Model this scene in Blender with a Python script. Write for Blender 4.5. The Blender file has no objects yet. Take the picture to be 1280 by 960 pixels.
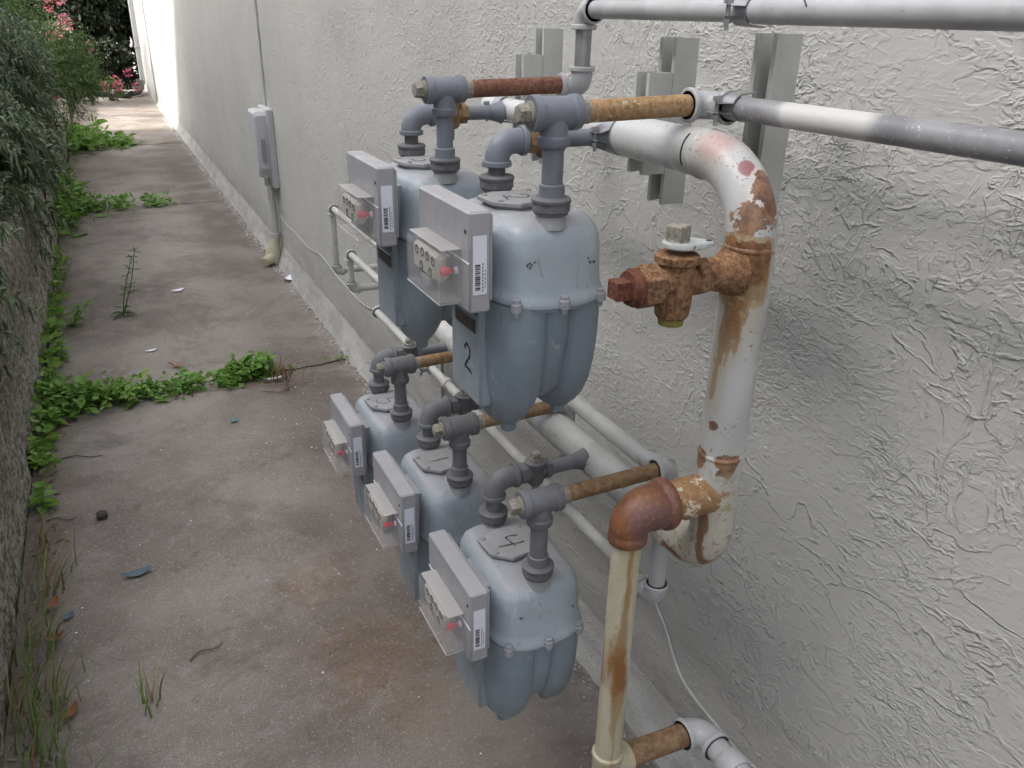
import bpy, math, random
import numpy as np
from math import sin, cos, pi, radians, sqrt
from mathutils import Vector, Matrix, Euler, noise as mn

random.seed(7); rng = np.random.default_rng(7)
scene = bpy.context.scene
col = scene.collection

# ------------------------------------------------------------------ camera
YAW, PIT, ROLL, FPX = radians(26.01), radians(24.22), radians(-1.15), 1020.0
CAM = Vector((0, 0, 1.5))
f = Vector((sin(YAW)*cos(PIT), cos(YAW)*cos(PIT), -sin(PIT)))
r = Vector((cos(YAW), -sin(YAW), 0)); u = r.cross(f)
r2 = r*cos(ROLL) - u*sin(ROLL); u2 = u*cos(ROLL) + r*sin(ROLL)
cd = bpy.data.cameras.new('camera'); cam = bpy.data.objects.new('camera', cd); col.objects.link(cam)
M3 = Matrix((r2, u2, -f)).transposed()
cam.matrix_world = Matrix.Translation(CAM) @ M3.to_4x4()
cd.sensor_width = 36; cd.lens = 36*FPX/1280; cd.clip_start = .02; cd.clip_end = 500
scene.camera = cam

# ------------------------------------------------------------------ light
SUN_EL, SUN_AZ = radians(43), radians(-80)     # azimuth from +Y towards +X
w = bpy.data.worlds.new('World'); scene.world = w; w.use_nodes = True
nt = w.node_tree
bg = nt.nodes['Background']
sky = nt.nodes.new('ShaderNodeTexSky'); sky.sky_type = 'NISHITA'; sky.sun_disc = False
sky.sun_elevation = SUN_EL; sky.sun_rotation = SUN_AZ
sky.air_density = .85; sky.dust_density = 5.0; sky.ozone_density = .5
veil = nt.nodes.new('ShaderNodeHueSaturation'); veil.inputs['Saturation'].default_value = .42   # thin high cloud greys the blue
nt.links.new(sky.outputs[0], veil.inputs['Color']); nt.links.new(veil.outputs[0], bg.inputs[0]); bg.inputs[1].default_value = .15
sl = bpy.data.lights.new('sun', 'SUN'); sl.energy = 2.0; sl.angle = radians(2.5); sl.color = (1, .95, .87)
so = bpy.data.objects.new('sun', sl); col.objects.link(so)
sd = Vector((sin(SUN_AZ)*cos(SUN_EL), cos(SUN_AZ)*cos(SUN_EL), sin(SUN_EL)))
so.rotation_euler = sd.to_track_quat('Z', 'Y').to_euler(); so.location = (-4, 4, 9)
scene.view_settings.view_transform = 'Standard'; scene.view_settings.look = 'None'
scene.view_settings.exposure = 1.88; scene.view_settings.gamma = 1

# ------------------------------------------------------------------ material helper
class Mat:
    def __init__(s, name, rough=.6, metal=0, spec=.5):
        s.m = bpy.data.materials.new(name); s.m.use_nodes = True; s.t = s.m.node_tree
        s.b = s.t.nodes['Principled BSDF']; s.b.inputs['Roughness'].default_value = rough
        s.b.inputs['Metallic'].default_value = metal; s.b.inputs['Specular IOR Level'].default_value = spec
        s._p = None
    def n(s, ty, **k):
        o = s.t.nodes.new(ty)
        for a, b in k.items(): setattr(o, a, b)
        return o
    def put(s, sock, v):
        if isinstance(v, bpy.types.NodeSocket): s.t.links.new(v, sock)
        elif v is not None:
            if sock.type == 'RGBA' and len(v) == 3: v = (*v, 1)
            sock.default_value = v
    def pos(s):
        if s._p is None: s._p = s.n('ShaderNodeNewGeometry').outputs['Position']
        return s._p
    def obj(s): return s.n('ShaderNodeTexCoord').outputs['Object']
    def mapp(s, v, scale=(1, 1, 1), rot=(0, 0, 0), loc=(0, 0, 0)):
        o = s.n('ShaderNodeMapping'); s.put(o.inputs[0], v)
        o.inputs['Scale'].default_value = scale; o.inputs['Rotation'].default_value = rot; o.inputs['Location'].default_value = loc
        return o.outputs[0]
    def noise(s, sc, det=4, rough=.55, dist=0, v=None, col=False):
        o = s.n('ShaderNodeTexNoise'); s.put(o.inputs['Vector'], v if v is not None else s.pos())
        o.inputs['Scale'].default_value = sc; o.inputs['Detail'].default_value = det
        o.inputs['Roughness'].default_value = rough; o.inputs['Distortion'].default_value = dist
        return o.outputs[1 if col else 0]
    def vor(s, sc, v=None, feat='F1', rnd=1):
        o = s.n('ShaderNodeTexVoronoi', feature=feat); s.put(o.inputs['Vector'], v if v is not None else s.pos())
        o.inputs['Scale'].default_value = sc; o.inputs['Randomness'].default_value = rnd
        return o.outputs[0]
    def math(s, op, a, b=0.5, c=None, clamp=False):
        o = s.n('ShaderNodeMath', operation=op); o.use_clamp = clamp
        s.put(o.inputs[0], a); s.put(o.inputs[1], b)
        if c is not None: s.put(o.inputs[2], c)
        return o.outputs[0]
    def step(s, v, a, b, lo=0.0, hi=1.0):
        o = s.n('ShaderNodeMapRange', interpolation_type='SMOOTHSTEP'); s.put(o.inputs[0], v)
        o.inputs[1].default_value = a; o.inputs[2].default_value = b; o.inputs[3].default_value = lo; o.inputs[4].default_value = hi
        return o.outputs[0]
    def mix(s, fac, a, b, mode='MIX'):
        o = s.n('ShaderNodeMix', data_type='RGBA', blend_type=mode)
        s.put(o.inputs[0], fac); s.put(o.inputs[6], a); s.put(o.inputs[7], b); return o.outputs[2]
    def xyz(s, v=None):
        o = s.n('ShaderNodeSeparateXYZ'); s.put(o.inputs[0], v if v is not None else s.pos()); return o.outputs
    def nz(s):
        o = s.n('ShaderNodeNewGeometry'); return s.xyz(o.outputs['Normal'])
    def blob(s, c, rad, jit=.5, nsc=30, soft=.5):
        """1 inside an uneven ball round c (world metres)"""
        o = s.n('ShaderNodeVectorMath', operation='DISTANCE'); s.put(o.inputs[0], s.pos()); o.inputs[1].default_value = c
        d = s.math('ADD', o.outputs['Value'], s.math('MULTIPLY', s.math('SUBTRACT', s.noise(nsc, 5, .65), .5), rad*jit*2))
        return s.step(d, rad*(1-soft*.5), rad*(1+soft*.5), 1, 0)
    def bump(s, h, strength=.5, dist=.002, prev=None):
        o = s.n('ShaderNodeBump'); s.put(o.inputs['Height'], h); o.inputs['Strength'].default_value = strength
        o.inputs['Distance'].default_value = dist
        if prev is not None: s.put(o.inputs['Normal'], prev)
        return o.outputs[0]
    def done(s, color=None, normal=None, rough=None):
        if color is not None: s.put(s.b.inputs['Base Color'], color)
        if normal is not None: s.put(s.b.inputs['Normal'], normal)
        if rough is not None: s.put(s.b.inputs['Roughness'], rough)
        return s.m

def painted(name, base, dark=None, rough=.5, bumpy=.25, dirt=.35, chips=0, chipcol=(.12, .07, .045), spec=.4):
    m = Mat(name, rough, spec=spec)
    dark = dark or tuple(c*.6 for c in base)
    o = m.n('ShaderNodeObjectInfo').outputs['Random']
    v = m.n('ShaderNodeVectorMath', operation='ADD'); m.put(v.inputs[0], m.pos())
    cx = m.n('ShaderNodeCombineXYZ'); m.put(cx.inputs[0], m.math('MULTIPLY', o, 7)); m.put(v.inputs[1], cx.outputs[0]); v = v.outputs[0]
    a = m.step(m.noise(9, 5, .6, .4, v), .38, .68)
    b = m.step(m.noise(70, 4, .6, 0, v), .5, .75)
    c = m.mix(m.math('MULTIPLY', a, dirt), base, dark)
    c = m.mix(m.math('MULTIPLY', b, dirt*.6), c, tuple(min(1, x*1.25) for x in base))
    sp = m.step(m.noise(260, 2, .5, 0, v), .66, .72)
    c = m.mix(m.math('MULTIPLY', sp, .35), c, dark)
    if chips:
        k = m.step(m.noise(38, 7, .72, .6, v), .66-chips*.12, .69-chips*.12)
        c = m.mix(k, c, m.mix(m.noise(90, 3), chipcol, tuple(x*2 for x in chipcol)))
    h = m.math('ADD', m.noise(45, 4, .6, 0, v), m.math('MULTIPLY', m.noise(320, 3, .6, 0, v), .35))
    return m.done(c, m.bump(h, bumpy, .0015), m.step(m.noise(30, 3), .3, .7, rough-.12, min(1, rough+.15)))

def rusty(name, cols, paint=None, amt=.0, rough=.85, sc=40, bump=.6, stretch=(1, 1, 1)):
    m = Mat(name, rough, spec=.25)
    v = m.mapp(m.pos(), stretch)
    n1 = m.step(m.noise(sc, 6, .65, .5, v), .35, .65); n2 = m.step(m.noise(sc*4, 5, .7, 0, v), .4, .62)
    c = m.mix(n1, cols[0], cols[1]); c = m.mix(m.math('MULTIPLY', n2, .7), c, cols[2])
    sp = m.step(m.noise(300, 2, .6), .62, .68); c = m.mix(m.math('MULTIPLY', sp, .6), c, tuple(x*.35 for x in cols[0]))
    if paint:
        k = m.step(m.noise(26, 6, .7, .4, v), .60-amt, .64-amt); c = m.mix(k, c, paint)
    h = m.math('ADD', m.noise(120, 5, .7), m.math('MULTIPLY', m.noise(500, 3, .6), .4))
    return m.done(c, m.bump(h, bump, .002))

def plain(name, c, rough=.5, metal=0, spec=.5, var=.15, sc=60):
    m = Mat(name, rough, metal, spec)
    k = m.step(m.noise(sc, 4, .6), .35, .65)
    return m.done(m.mix(k, c, tuple(x*(1-var) for x in c)), m.bump(m.noise(sc*5, 3), .1, .0008))

M = {}
# stucco wall
m = Mat('stucco', .92, spec=.12)
P = m.pos()
va = m.mapp(P, (1, 1, 1.7), (radians(-38), 0, 0))
vb = m.mapp(P, (1, 1.9, 1), (radians(-30), 0, 0))
def plate(sc, v, det, rough, dist, lipw, seedoff, thr=.5):
    """a skim of plaster dragged on in patches: flat patch with a crumbling raised lip"""
    q = m.noise(sc, det, rough, dist, m.mapp(v, loc=(seedoff, seedoff*2.3, 0)))
    st = m.step(q, thr-.012, thr+.012); lip = m.step(m.math('ABSOLUTE', m.math('SUBTRACT', q, thr)), 0, lipw, 1, 0)
    return st, lip
s1, l1 = plate(8, va, 4, .5, .5, .026, 0)
s2, l2 = plate(17, vb, 3, .5, .7, .048, 3, .53)
s3, l3 = plate(32, va, 3, .55, .6, .075, 7, .53)
k2 = m.step(m.noise(4.5, 3, .6, .5), .48, .58); k3 = m.step(m.noise(5.5, 3, .6, .5, m.mapp(P, loc=(0, 5, 5))), .50, .60)
k1 = m.step(m.noise(3.1, 3, .6, 0, m.mapp(P, loc=(0, 9, 2))), .46, .54)
crumb = m.math('ADD', .25, m.math('MULTIPLY', m.step(m.noise(42, 3, .6), .42, .58), .75))
lump = m.step(m.noise(58, 3, .5, .5, va), .44, .66); lumpm = m.step(m.noise(5, 3, .6, .4, m.mapp(P, loc=(0, 3, 8))), .40, .60, .28, 1)
h = m.math('ADD', m.math('MULTIPLY', s1, .35), m.math('MULTIPLY', m.math('MULTIPLY', l1, k1), crumb))
h = m.math('ADD', h, m.math('MULTIPLY', m.math('ADD', m.math('MULTIPLY', s2, .30), m.math('MULTIPLY', l2, crumb)), m.math('MULTIPLY', k2, .8)))
h = m.math('ADD', h, m.math('MULTIPLY', m.math('ADD', m.math('MULTIPLY', s3, .25), m.math('MULTIPLY', l3, .8)), m.math('MULTIPLY', k3, .65)))
brush = m.noise(30, 4, .6, .2, m.mapp(P, (1, .35, 7), (radians(-33), 0, 0)))
h = m.math('ADD', h, m.math('MULTIPLY', brush, m.math('MULTIPLY', m.step(m.noise(3, 3), .42, .6), .55)))
h = m.math('ADD', h, m.math('MULTIPLY', m.noise(8, 3, .5, .3), .9))
h = m.math('ADD', h, m.math('MULTIPLY', m.math('MULTIPLY', lump, lumpm), .55))
nb = m.bump(h, .8, .0027)
nb = m.bump(m.noise(260, 5, .7), .4, .0009, nb)
c = m.mix(m.step(m.noise(1.3, 5, .6), .35, .7), (.475, .473, .450), (.43, .428, .408))
zz = m.xyz()[2]
low = m.math('MULTIPLY', m.step(zz, .02, .42, 1, 0), m.step(m.noise(5, 5, .65, .3, m.mapp(P, (1, .7, 2.5))), .3, .65))
c = m.mix(m.math('MULTIPLY', low, .6), c, (.235, .225, .20))
c = m.mix(m.math('MULTIPLY', m.step(m.noise(14, 5, .7, .5, m.mapp(P, (1, 3, .35))), .58, .75), .25), c, (.30, .30, .28))
# grey-green run of a stain below the strut
M['stucco'] = m.done(c, nb)

# concrete path
m = Mat('path_concrete', .85, spec=.25); P = m.pos(); X, Y, Z = m.xyz()
c = m.mix(m.step(m.noise(2.3, 6, .6, .4), .35, .68), (.170, .143, .123), (.275, .240, .210))
c = m.mix(m.math('MULTIPLY', m.step(m.noise(18, 6, .7, .3), .5, .72), .55), c, (.31, .285, .27))
c = m.mix(m.math('MULTIPLY', m.step(m.noise(7, 5, .7, 1.2), .56, .74), .55), c, (.085, .068, .060))
c = m.mix(m.math('MULTIPLY', m.step(m.noise(260, 3, .6), .52, .70), .75), c, (.42, .39, .37))
c = m.mix(m.math('MULTIPLY', m.step(m.noise(330, 3, .6, 0, m.mapp(P, loc=(3, 3, 0))), .54, .68), .6), c, (.06, .05, .045))
rustm = m.math('MAXIMUM', m.blob((.40, 1.62, 0), .16, .9, 9, .9), m.blob((.36, 1.95, 0), .12, .9, 9, .9))
rustm = m.math('MAXIMUM', rustm, m.blob((.46, 1.38, 0), .10, .9, 12, .9))
c = m.mix(m.math('MULTIPLY', rustm, m.step(m.noise(40, 4, .7), .35, .7, .15, .75)), c, (.20, .115, .055))
wallside = m.step(m.math('ADD', X, m.math('MULTIPLY', m.noise(3, 5), .35)), .45, .85)  # darker brown towards the wall side of the path
c = m.mix(m.math('MULTIPLY', wallside, .55), c, (.095, .076, .064))
edge = m.step(m.math('ADD', X, m.math('MULTIPLY', m.math('SUBTRACT', m.noise(6, 6, .7), .5), .35)), .78, .9)
c = m.mix(m.math('MULTIPLY', edge, m.step(m.noise(30, 5, .7), .4, .6, 0, .55)), c, (.40, .375, .35))
moss = m.step(m.math('ADD', X, m.math('MULTIPLY', m.math('SUBTRACT', m.noise(5, 6, .7), .5), .5)), -.40, -.22, 1, 0)
c = m.mix(m.math('MULTIPLY', moss, .5), c, (.085, .068, .045))
crk = m.step(m.math('ABSOLUTE', m.math('SUBTRACT', m.noise(1.7, 4, .6, .3), .5)), 0, .0035, 1, 0)
crk = m.math('MULTIPLY', crk, m.step(m.noise(3, 2), .52, .6))
crk = m.step(m.math('ABSOLUTE', m.math('SUBTRACT', m.noise(.9, 6, .6, .2), .5)), 0, .0012, 1, 0)
crk = m.math('MULTIPLY', crk, m.step(m.noise(2, 2, .5, 0, m.mapp(P, loc=(4, 0, 0))), .5, .56))
c = m.mix(m.math('MULTIPLY', crk, .7), c, (.07, .055, .05))
c = m.mix(m.math('MULTIPLY', m.step(m.noise(3.1, 7, .72, .8, m.mapp(P, loc=(9, 1, 0))), .55, .66), .5), c, (.105, .088, .074))
c = m.mix(m.math('MULTIPLY', m.step(m.noise(1.1, 5, .65, .6, m.mapp(P, loc=(2, 7, 0))), .46, .60), .32), c, (.34, .315, .285))
c = m.mix(m.math('MULTIPLY', m.step(m.noise(1.6, 6, .7, .9, m.mapp(P, loc=(7, 2, 0))), .52, .62), .38), c, (.115, .098, .082))
c = m.mix(m.math('MULTIPLY', m.step(m.noise(90, 5, .7), .57, .66), .5), c, (.45, .42, .40))
h = m.math('ADD', m.math('MULTIPLY', m.noise(14, 5, .6), .6), m.math('MULTIPLY', m.noise(230, 5, .75), .5))
M['path'] = m.done(c, m.bump(h, 1, .005))

# old retaining wall
m = Mat('old_concrete', .9, spec=.2); P = m.pos(); X, Y, Z = m.xyz()
vs = m.mapp(P, (1, 1, 1.5), (radians(35), 0, 0))
c = m.mix(m.step(m.noise(26, 7, .8, .5, vs), .42, .58), (.15, .14, .115), (.60, .58, .53))
k = m.step(m.math('ADD', Z, m.math('MULTIPLY', m.math('SUBTRACT', m.noise(6, 6, .7), .5), .6)), .10, .40)
c = m.mix(m.math('MULTIPLY', k, .6), c, (.075, .065, .038))
c = m.mix(m.math('MULTIPLY', m.step(m.noise(11, 6, .7, .4), .5, .66), .7), c, (.065, .060, .030))
c = m.mix(m.math('MULTIPLY', m.step(m.noise(48, 5, .75), .58, .66), .8), c, (.52, .51, .47))
c = m.mix(m.math('MULTIPLY', m.step(m.noise(30, 7, .8, .3, vs), .52, .6), .75), c, (.48, .46, .42))
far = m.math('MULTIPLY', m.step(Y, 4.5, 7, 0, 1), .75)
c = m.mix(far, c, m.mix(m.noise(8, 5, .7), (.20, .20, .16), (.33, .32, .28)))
M['oldwall'] = m.done(c, m.bump(m.math('ADD', m.noise(60, 6, .75, .5, vs), m.noise(200, 4, .7)), 1, .008))

M['soil'] = rusty('soil', [(.035, .026, .018), (.07, .055, .035), (.10, .08, .055)], sc=12, bump=1)
M['ground'] = rusty('ground_earth', [(.05, .042, .03), (.09, .075, .055), (.07, .07, .04)], sc=3, bump=.8)
M['mortar'] = painted('mortar', (.50, .485, .455), (.22, .20, .18), .9, 1.0, .8)
M['pipe'] = painted('grey_pipe_paint', (.42, .425, .435), (.22, .22, .22), .42, .18, .45, .1, (.2, .16, .14))
m = Mat('patchy_overspray_pipe', .42, spec=.4); Yp = m.xyz()[1]
yy = m.math('ADD', Yp, m.math('MULTIPLY', m.math('SUBTRACT', m.noise(30, 4), .5), .03))
k = m.math('MULTIPLY', m.step(yy, .625, .655), m.step(yy, .765, .79, 1, 0))
k = m.math('MAXIMUM', k, m.step(yy, .86, .88, 0, .5))
c = m.mix(k, m.mix(m.step(m.noise(22, 5), .35, .65), (.20, .20, .215), (.28, .28, .29)), (.56, .56, .54))
c = m.mix(m.math('MULTIPLY', m.step(m.noise(240, 2), .66, .7), .8), c, (.6, .6, .6))
M['pipe2'] = m.done(c, m.bump(m.noise(200, 4), .2, .001))
M['pipe_low'] = painted('cream_pipe_paint', (.46, .46, .44), (.27, .26, .23), .5, .2, .5, .12)
M['pipe_white'] = painted('white_header_paint', (.50, .505, .50), (.34, .335, .31), .35, .15, .35, .05, (.30, .13, .06))
M['fit'] = painted('blue_grey_fitting_paint', (.165, .18, .21), (.10, .105, .115), .5, .3, .45, .0)
M['fit_low'] = painted('dusty_fitting_paint', (.155, .16, .175), (.095, .09, .088), .6, .35, .6, .0)
M['nut'] = painted('iron_union_nut', (.14, .14, .152), (.08, .072, .07), .6, .5, .6, .15, (.09, .06, .05))
M['strut'] = painted('strut_paint', (.47, .48, .455), (.31, .31, .28), .45, .12, .4, .0)
M['galv'] = plain('galvanised_steel', (.33, .335, .34), .4, .55)
M['plug'] = rusty('weathered_plug', [(.16, .145, .12), (.26, .24, .20), (.34, .32, .27)], sc=60, bump=.4)
M['rust_red'] = rusty('red_brown_rust', [(.105, .040, .026), (.17, .072, .046), (.24, .13, .095)], sc=30, bump=.35)
M['rust_tan'] = rusty('tan_rust', [(.24, .135, .055), (.33, .20, .10), (.42, .31, .19)], (.45, .44, .40), -.02, sc=35, bump=.45)
M['rust_tan_low'] = rusty('brown_tan_rust', [(.15, .085, .045), (.24, .145, .075), (.30, .21, .13)], sc=25, bump=.45)
M['rust_valve'] = rusty('orange_brown_rust', [(.095, .042, .024), (.20, .098, .046), (.33, .205, .12)], (.42, .38, .30), -.075, sc=42, bump=.9)
M['rust_dark'] = rusty('dark_red_rust', [(.085, .030, .020), (.135, .048, .030), (.20, .085, .055)], sc=35, bump=.5)
m = Mat('elbow_rust', .5, spec=.5); P = m.pos(); X, Y, Z = m.xyz()
c = m.mix(m.step(m.noise(18, 5, .6, .4), .35, .65), (.20, .080, .028), (.13, .050, .032))
c = m.mix(m.blob((.575, .735, .885), .034, .45, 30, .9), c, (.135, .065, .062))  # purple highlight painted into the rust colour
c = m.mix(m.math('MULTIPLY', m.step(m.noise(150, 5, .7), .5, .65), .5), c, (.30, .15, .07))
M['elbow_rust'] = m.done(c, m.bump(m.noise(220, 4, .6), .35, .0012))
M['rust_weld'] = rusty('flaking_paint_over_rust', [(.24, .15, .07), (.36, .25, .13), (.30, .12, .07)], (.58, .53, .42), .075, sc=55, bump=1)
M['brass'] = rusty('verdigris', [(.20, .19, .05), (.30, .28, .08), (.16, .12, .05)], sc=50)

# header riser: pale paint with the rust runs the photograph shows
m = Mat('white_riser_paint', .38, spec=.45); P = m.pos(); X, Y, Z = m.xyz()
c = m.mix(m.step(m.noise(10, 5, .6, .3, m.mapp(P, (1, 1, .35))), .35, .7), (.50, .505, .50), (.40, .40, .375))
def addc(mask, colr, f_=1.0):
    global c
    c = m.mix(m.math('MULTIPLY', mask, f_), c, colr)
nf = m.noise(55, 7, .75); nv = m.noise(38, 6, .7, .2, m.mapp(P, (1, 1, .22)))
R1 = m.mix(m.step(nf, .4, .62), (.11, .045, .022), (.29, .14, .055)); R2 = m.mix(m.step(nf, .42, .58), (.12, .05, .04), (.30, .15, .085))
def hard(mask, thr=.5, amt=.9):
    """mask 0..1 broken up by noise into a hard flaky edge"""
    q = m.math('ADD', mask, m.math('MULTIPLY', m.math('SUBTRACT', nf, .5), amt)); return m.step(q, thr-.03, thr+.03)
addc(m.blob((.675, .83, 1.368), .026, .5, 35, 1.2), (.44, .22, .20), .6)
addc(m.blob((.688, .778, 1.342), .012, .3, 45, .3), (.28, .10, .11), .9)
e1 = m.blob((.714, .750, 1.318), .036, .7, 45, 1.2)
addc(hard(e1, .5), (.62, .58, .50), .9); addc(hard(e1, .66, 1.3), R2, .95)
addc(hard(m.blob((.690, .755, 1.285), .040, .6, 60, 1.5), .86, 1.2), R1, .9)
side = m.step(m.math('ADD', X, m.math('MULTIPLY', m.math('SUBTRACT', nv, .5), .03)), .700, .722, 1, 0)
band = m.math('MULTIPLY', m.math('MULTIPLY', m.step(Z, 1.15, 1.20), m.step(Z, 1.245, 1.285, 1, 0)), side)
addc(hard(band, .5, .6), (.36, .26, .14), .8); addc(hard(band, .74, 1.0), R1, .95)
run = m.math('ADD', m.math('ABSOLUTE', m.math('SUBTRACT', Y, m.math('ADD', .752, m.math('MULTIPLY', m.math('SUBTRACT', 1.2, Z), .10)))), m.math('MULTIPLY', m.math('SUBTRACT', nv, .5), .045))
wdt = m.step(Z, 1.02, 1.2, .0, .017)
runw = m.math('MULTIPLY', m.step(m.math('SUBTRACT', run, wdt), -.006, .004, 1, 0), m.math('MULTIPLY', m.step(Z, 1.01, 1.05), m.step(Z, 1.205, 1.215, 1, 0)))
addc(m.math('MULTIPLY', hard(runw, .45, .25), m.step(X, .70, .71, 1, 0)), m.mix(m.step(nv, .4, .6), (.30, .165, .065), (.14, .055, .022)), .88)
addc(m.math('MULTIPLY', m.step(m.math('SUBTRACT', run, wdt), -.004, .022, 1, 0), m.math('MULTIPLY', m.math('MULTIPLY', m.step(Z, .96, 1.1), m.step(Z, 1.2, 1.21, 1, 0)), m.step(X, .70, .72, 1, 0))), (.42, .34, .20), .5)
addc(m.math('MULTIPLY', m.math('MULTIPLY', m.step(run, .004, .016, 1, 0), m.step(nf, .40, .50)), m.math('MULTIPLY', m.math('MULTIPLY', m.step(Z, 1.10, 1.16), m.step(Z, 1.21, 1.22, 1, 0)), m.step(X, .70, .71, 1, 0))), R1, .9)
specks = m.step(m.noise(190, 3, .6), .62, .65)
addc(m.math('MULTIPLY', specks, m.step(m.noise(14, 3), .42, .55)), (.24, .12, .06), .8)
for (c3_, r3_) in (((.675, .76, 1.005), .009), ((.69, .742, .950), .018), ((.672, .78, .95), .018)):
    addc(hard(m.blob(c3_, r3_, .8, 60, 1.5), .55), R1, .9)
lowm = m.step(Z, .90, .965, 1, 0)
addc(hard(lowm, .85, .9), (.47, .43, .34), .6)
addc(m.math('MULTIPLY', lowm, m.step(nf, .55, .61)), R1, .8)
addc(m.math('MULTIPLY', lowm, m.step(m.noise(33, 6, .7, 0, m.mapp(P, loc=(4, 4, 4))), .56, .6)), (.30, .28, .16), .8)
drip = m.math('MULTIPLY', m.step(m.math('ABSOLUTE', m.math('SUBTRACT', Y, m.math('ADD', .755, m.math('MULTIPLY', m.math('SUBTRACT', nv, .5), .04)))), .004, .009, 1, 0), m.step(X, .69, .70, 1, 0))
addc(m.math('MULTIPLY', drip, m.step(Z, .88, .90, 1, 0)), (.17, .08, .035), .9)
addc(hard(m.blob((.680, .815, .752), .026, .6, 45, 1.2), .45), R2, .95)
M['riser'] = m.done(c, m.bump(m.math('ADD', m.noise(60, 4), m.math('MULTIPLY', specks, .6)), .3, .0015))

# yellow riser
m = Mat('yellowed_riser_paint', .45, spec=.4); P = m.pos(); X, Y, Z = m.xyz()
c = m.mix(m.step(m.noise(14, 5, .6, .3, m.mapp(P, (1, 1, .25))), .35, .65), (.50, .475, .375), (.41, .37, .25))
nvy = m.noise(40, 4)
st = m.math('ADD', m.math('ABSOLUTE', m.math('SUBTRACT', X, .549)), m.math('MULTIPLY', m.math('SUBTRACT', m.noise(26, 5, .65, .3, m.mapp(P, (1, 1, .22))), .5), .036))
stz = m.step(Z, .45, .9, .6, .9)
st = m.math('SUBTRACT', st, m.step(m.math('ABSOLUTE', m.math('SUBTRACT', Z, m.math('ADD', .60, m.math('MULTIPLY', nvy, .06)))), 0, .17, .0085, 0))
c = m.mix(m.math('MULTIPLY', m.step(st, .001, .007, 1, 0), stz), c, m.mix(m.noise(60, 6, .7, 0, m.mapp(P, (1, 1, .3))), (.17, .08, .022), (.38, .23, .075)))
c = m.mix(m.math('MULTIPLY', m.math('MULTIPLY', m.blob((.549, .75, .63), .05, .9, 25, .9), m.step(st, .002, .012, 1, 0)), .9), c, (.22, .088, .022))
c = m.mix(m.math('MULTIPLY', m.step(m.noise(120, 4, .7), .62, .66), .7), c, (.20, .17, .11))
M['yellow'] = m.done(c, m.bump(m.noise(120, 5), .3, .0015))

# meter paint
def body_mat(name, b1, b2):
    m = Mat(name, .42, spec=.45); O = m.obj(); P = m.pos()
    c = m.mix(m.step(m.noise(7, 5, .6, .5), .35, .68), b1, b2)
    k = m.math('MULTIPLY', m.step(m.nz()[2], .35, .95), m.step(m.noise(22, 6, .65), .25, .7))
    c = m.mix(m.math('MULTIPLY', k, .75), c, (.27, .265, .27))
    c = m.mix(m.math('MULTIPLY', m.step(m.noise(6, 5, .7, .2, m.mapp(P, (2.5, 2.5, .5))), .56, .75), .35), c, (.23, .25, .27))
    oz = m.xyz(O); ov = m.math('MULTIPLY', m.step(m.math('ADD', oz[2], m.math('MULTIPLY', m.math('SUBTRACT', m.noise(20, 4), .5), .012)), -.012, -.003), .8)
    c = m.mix(ov, c, (.275, .28, .295))
    c = m.mix(m.math('MULTIPLY', m.step(m.noise(34, 7, .75, .4, m.mapp(P, (1, 1, .5))), .58, .66), .4), c, (.50, .52, .54))
    c = m.mix(m.math('MULTIPLY', m.step(m.noise(46, 6, .75, .6, m.mapp(P, (1, 1, .35), loc=(5, 0, 0))), .60, .66), .45), c, (.17, .175, .175))
    c = m.mix(m.math('MULTIPLY', m.step(m.noise(150, 3, .6), .66, .71), .65), c, (.14, .13, .12))
    return m.done(c, m.bump(m.math('ADD', m.noise(160, 3, .5), m.math('MULTIPLY', m.noise(25, 3), .7)), .16, .0015), m.step(m.noise(18, 4), .3, .7, .33, .55))
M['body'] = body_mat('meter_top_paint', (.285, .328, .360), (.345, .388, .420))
M['body_shaded'] = body_mat('meter_paint_shaded', (.172, .212, .246), (.225, .268, .305))  # same meter paint, darkened: shade of the lower case put into the colour
M['lid'] = painted('meter_lid_paint', (.29, .295, .305), (.17, .165, .155), .5, .3, .5, .05)
M['face'] = painted('face_plate_paint', (.23, .27, .30), (.15, .16, .165), .55, .4, .5)
M['module'] = painted('grey_plastic_housing', (.335, .33, .345), (.24, .235, .24), .5, .06, .35)
M['dial'] = painted('dial_plate_white', (.47, .455, .41), (.28, .26, .22), .6, .1, .5)
M['black'] = plain('black_mark', (.02, .02, .024), .6)
M['dark'] = plain('dark_badge', (.055, .05, .052), .45)
M['blue'] = plain('blue_sticker', (.02, .10, .20), .4)
M['red'] = plain('red_plastic_seal', (.62, .045, .075), .3)
M['white'] = plain('white_label', (.70, .71, .78), .5, var=.05)
M['whitepaint'] = painted('box_paint', (.45, .455, .47), (.34, .34, .34), .5, .1, .3)
m = Mat('clear_plastic', .18, spec=.6); m.put(m.b.inputs['Base Color'], (.62, .60, .58))
tr_ = m.n('ShaderNodeBsdfTransparent'); mx_ = m.n('ShaderNodeMixShader')
m.put(mx_.inputs[0], m.step(m.noise(35, 4), .3, .75, .06, .20)); m.t.links.new(tr_.outputs[0], mx_.inputs[1]); m.t.links.new(m.b.outputs[0], mx_.inputs[2])
m.t.links.new(mx_.outputs[0], m.t.nodes['Material Output'].inputs[0]); M['clear'] = m.m
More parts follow.
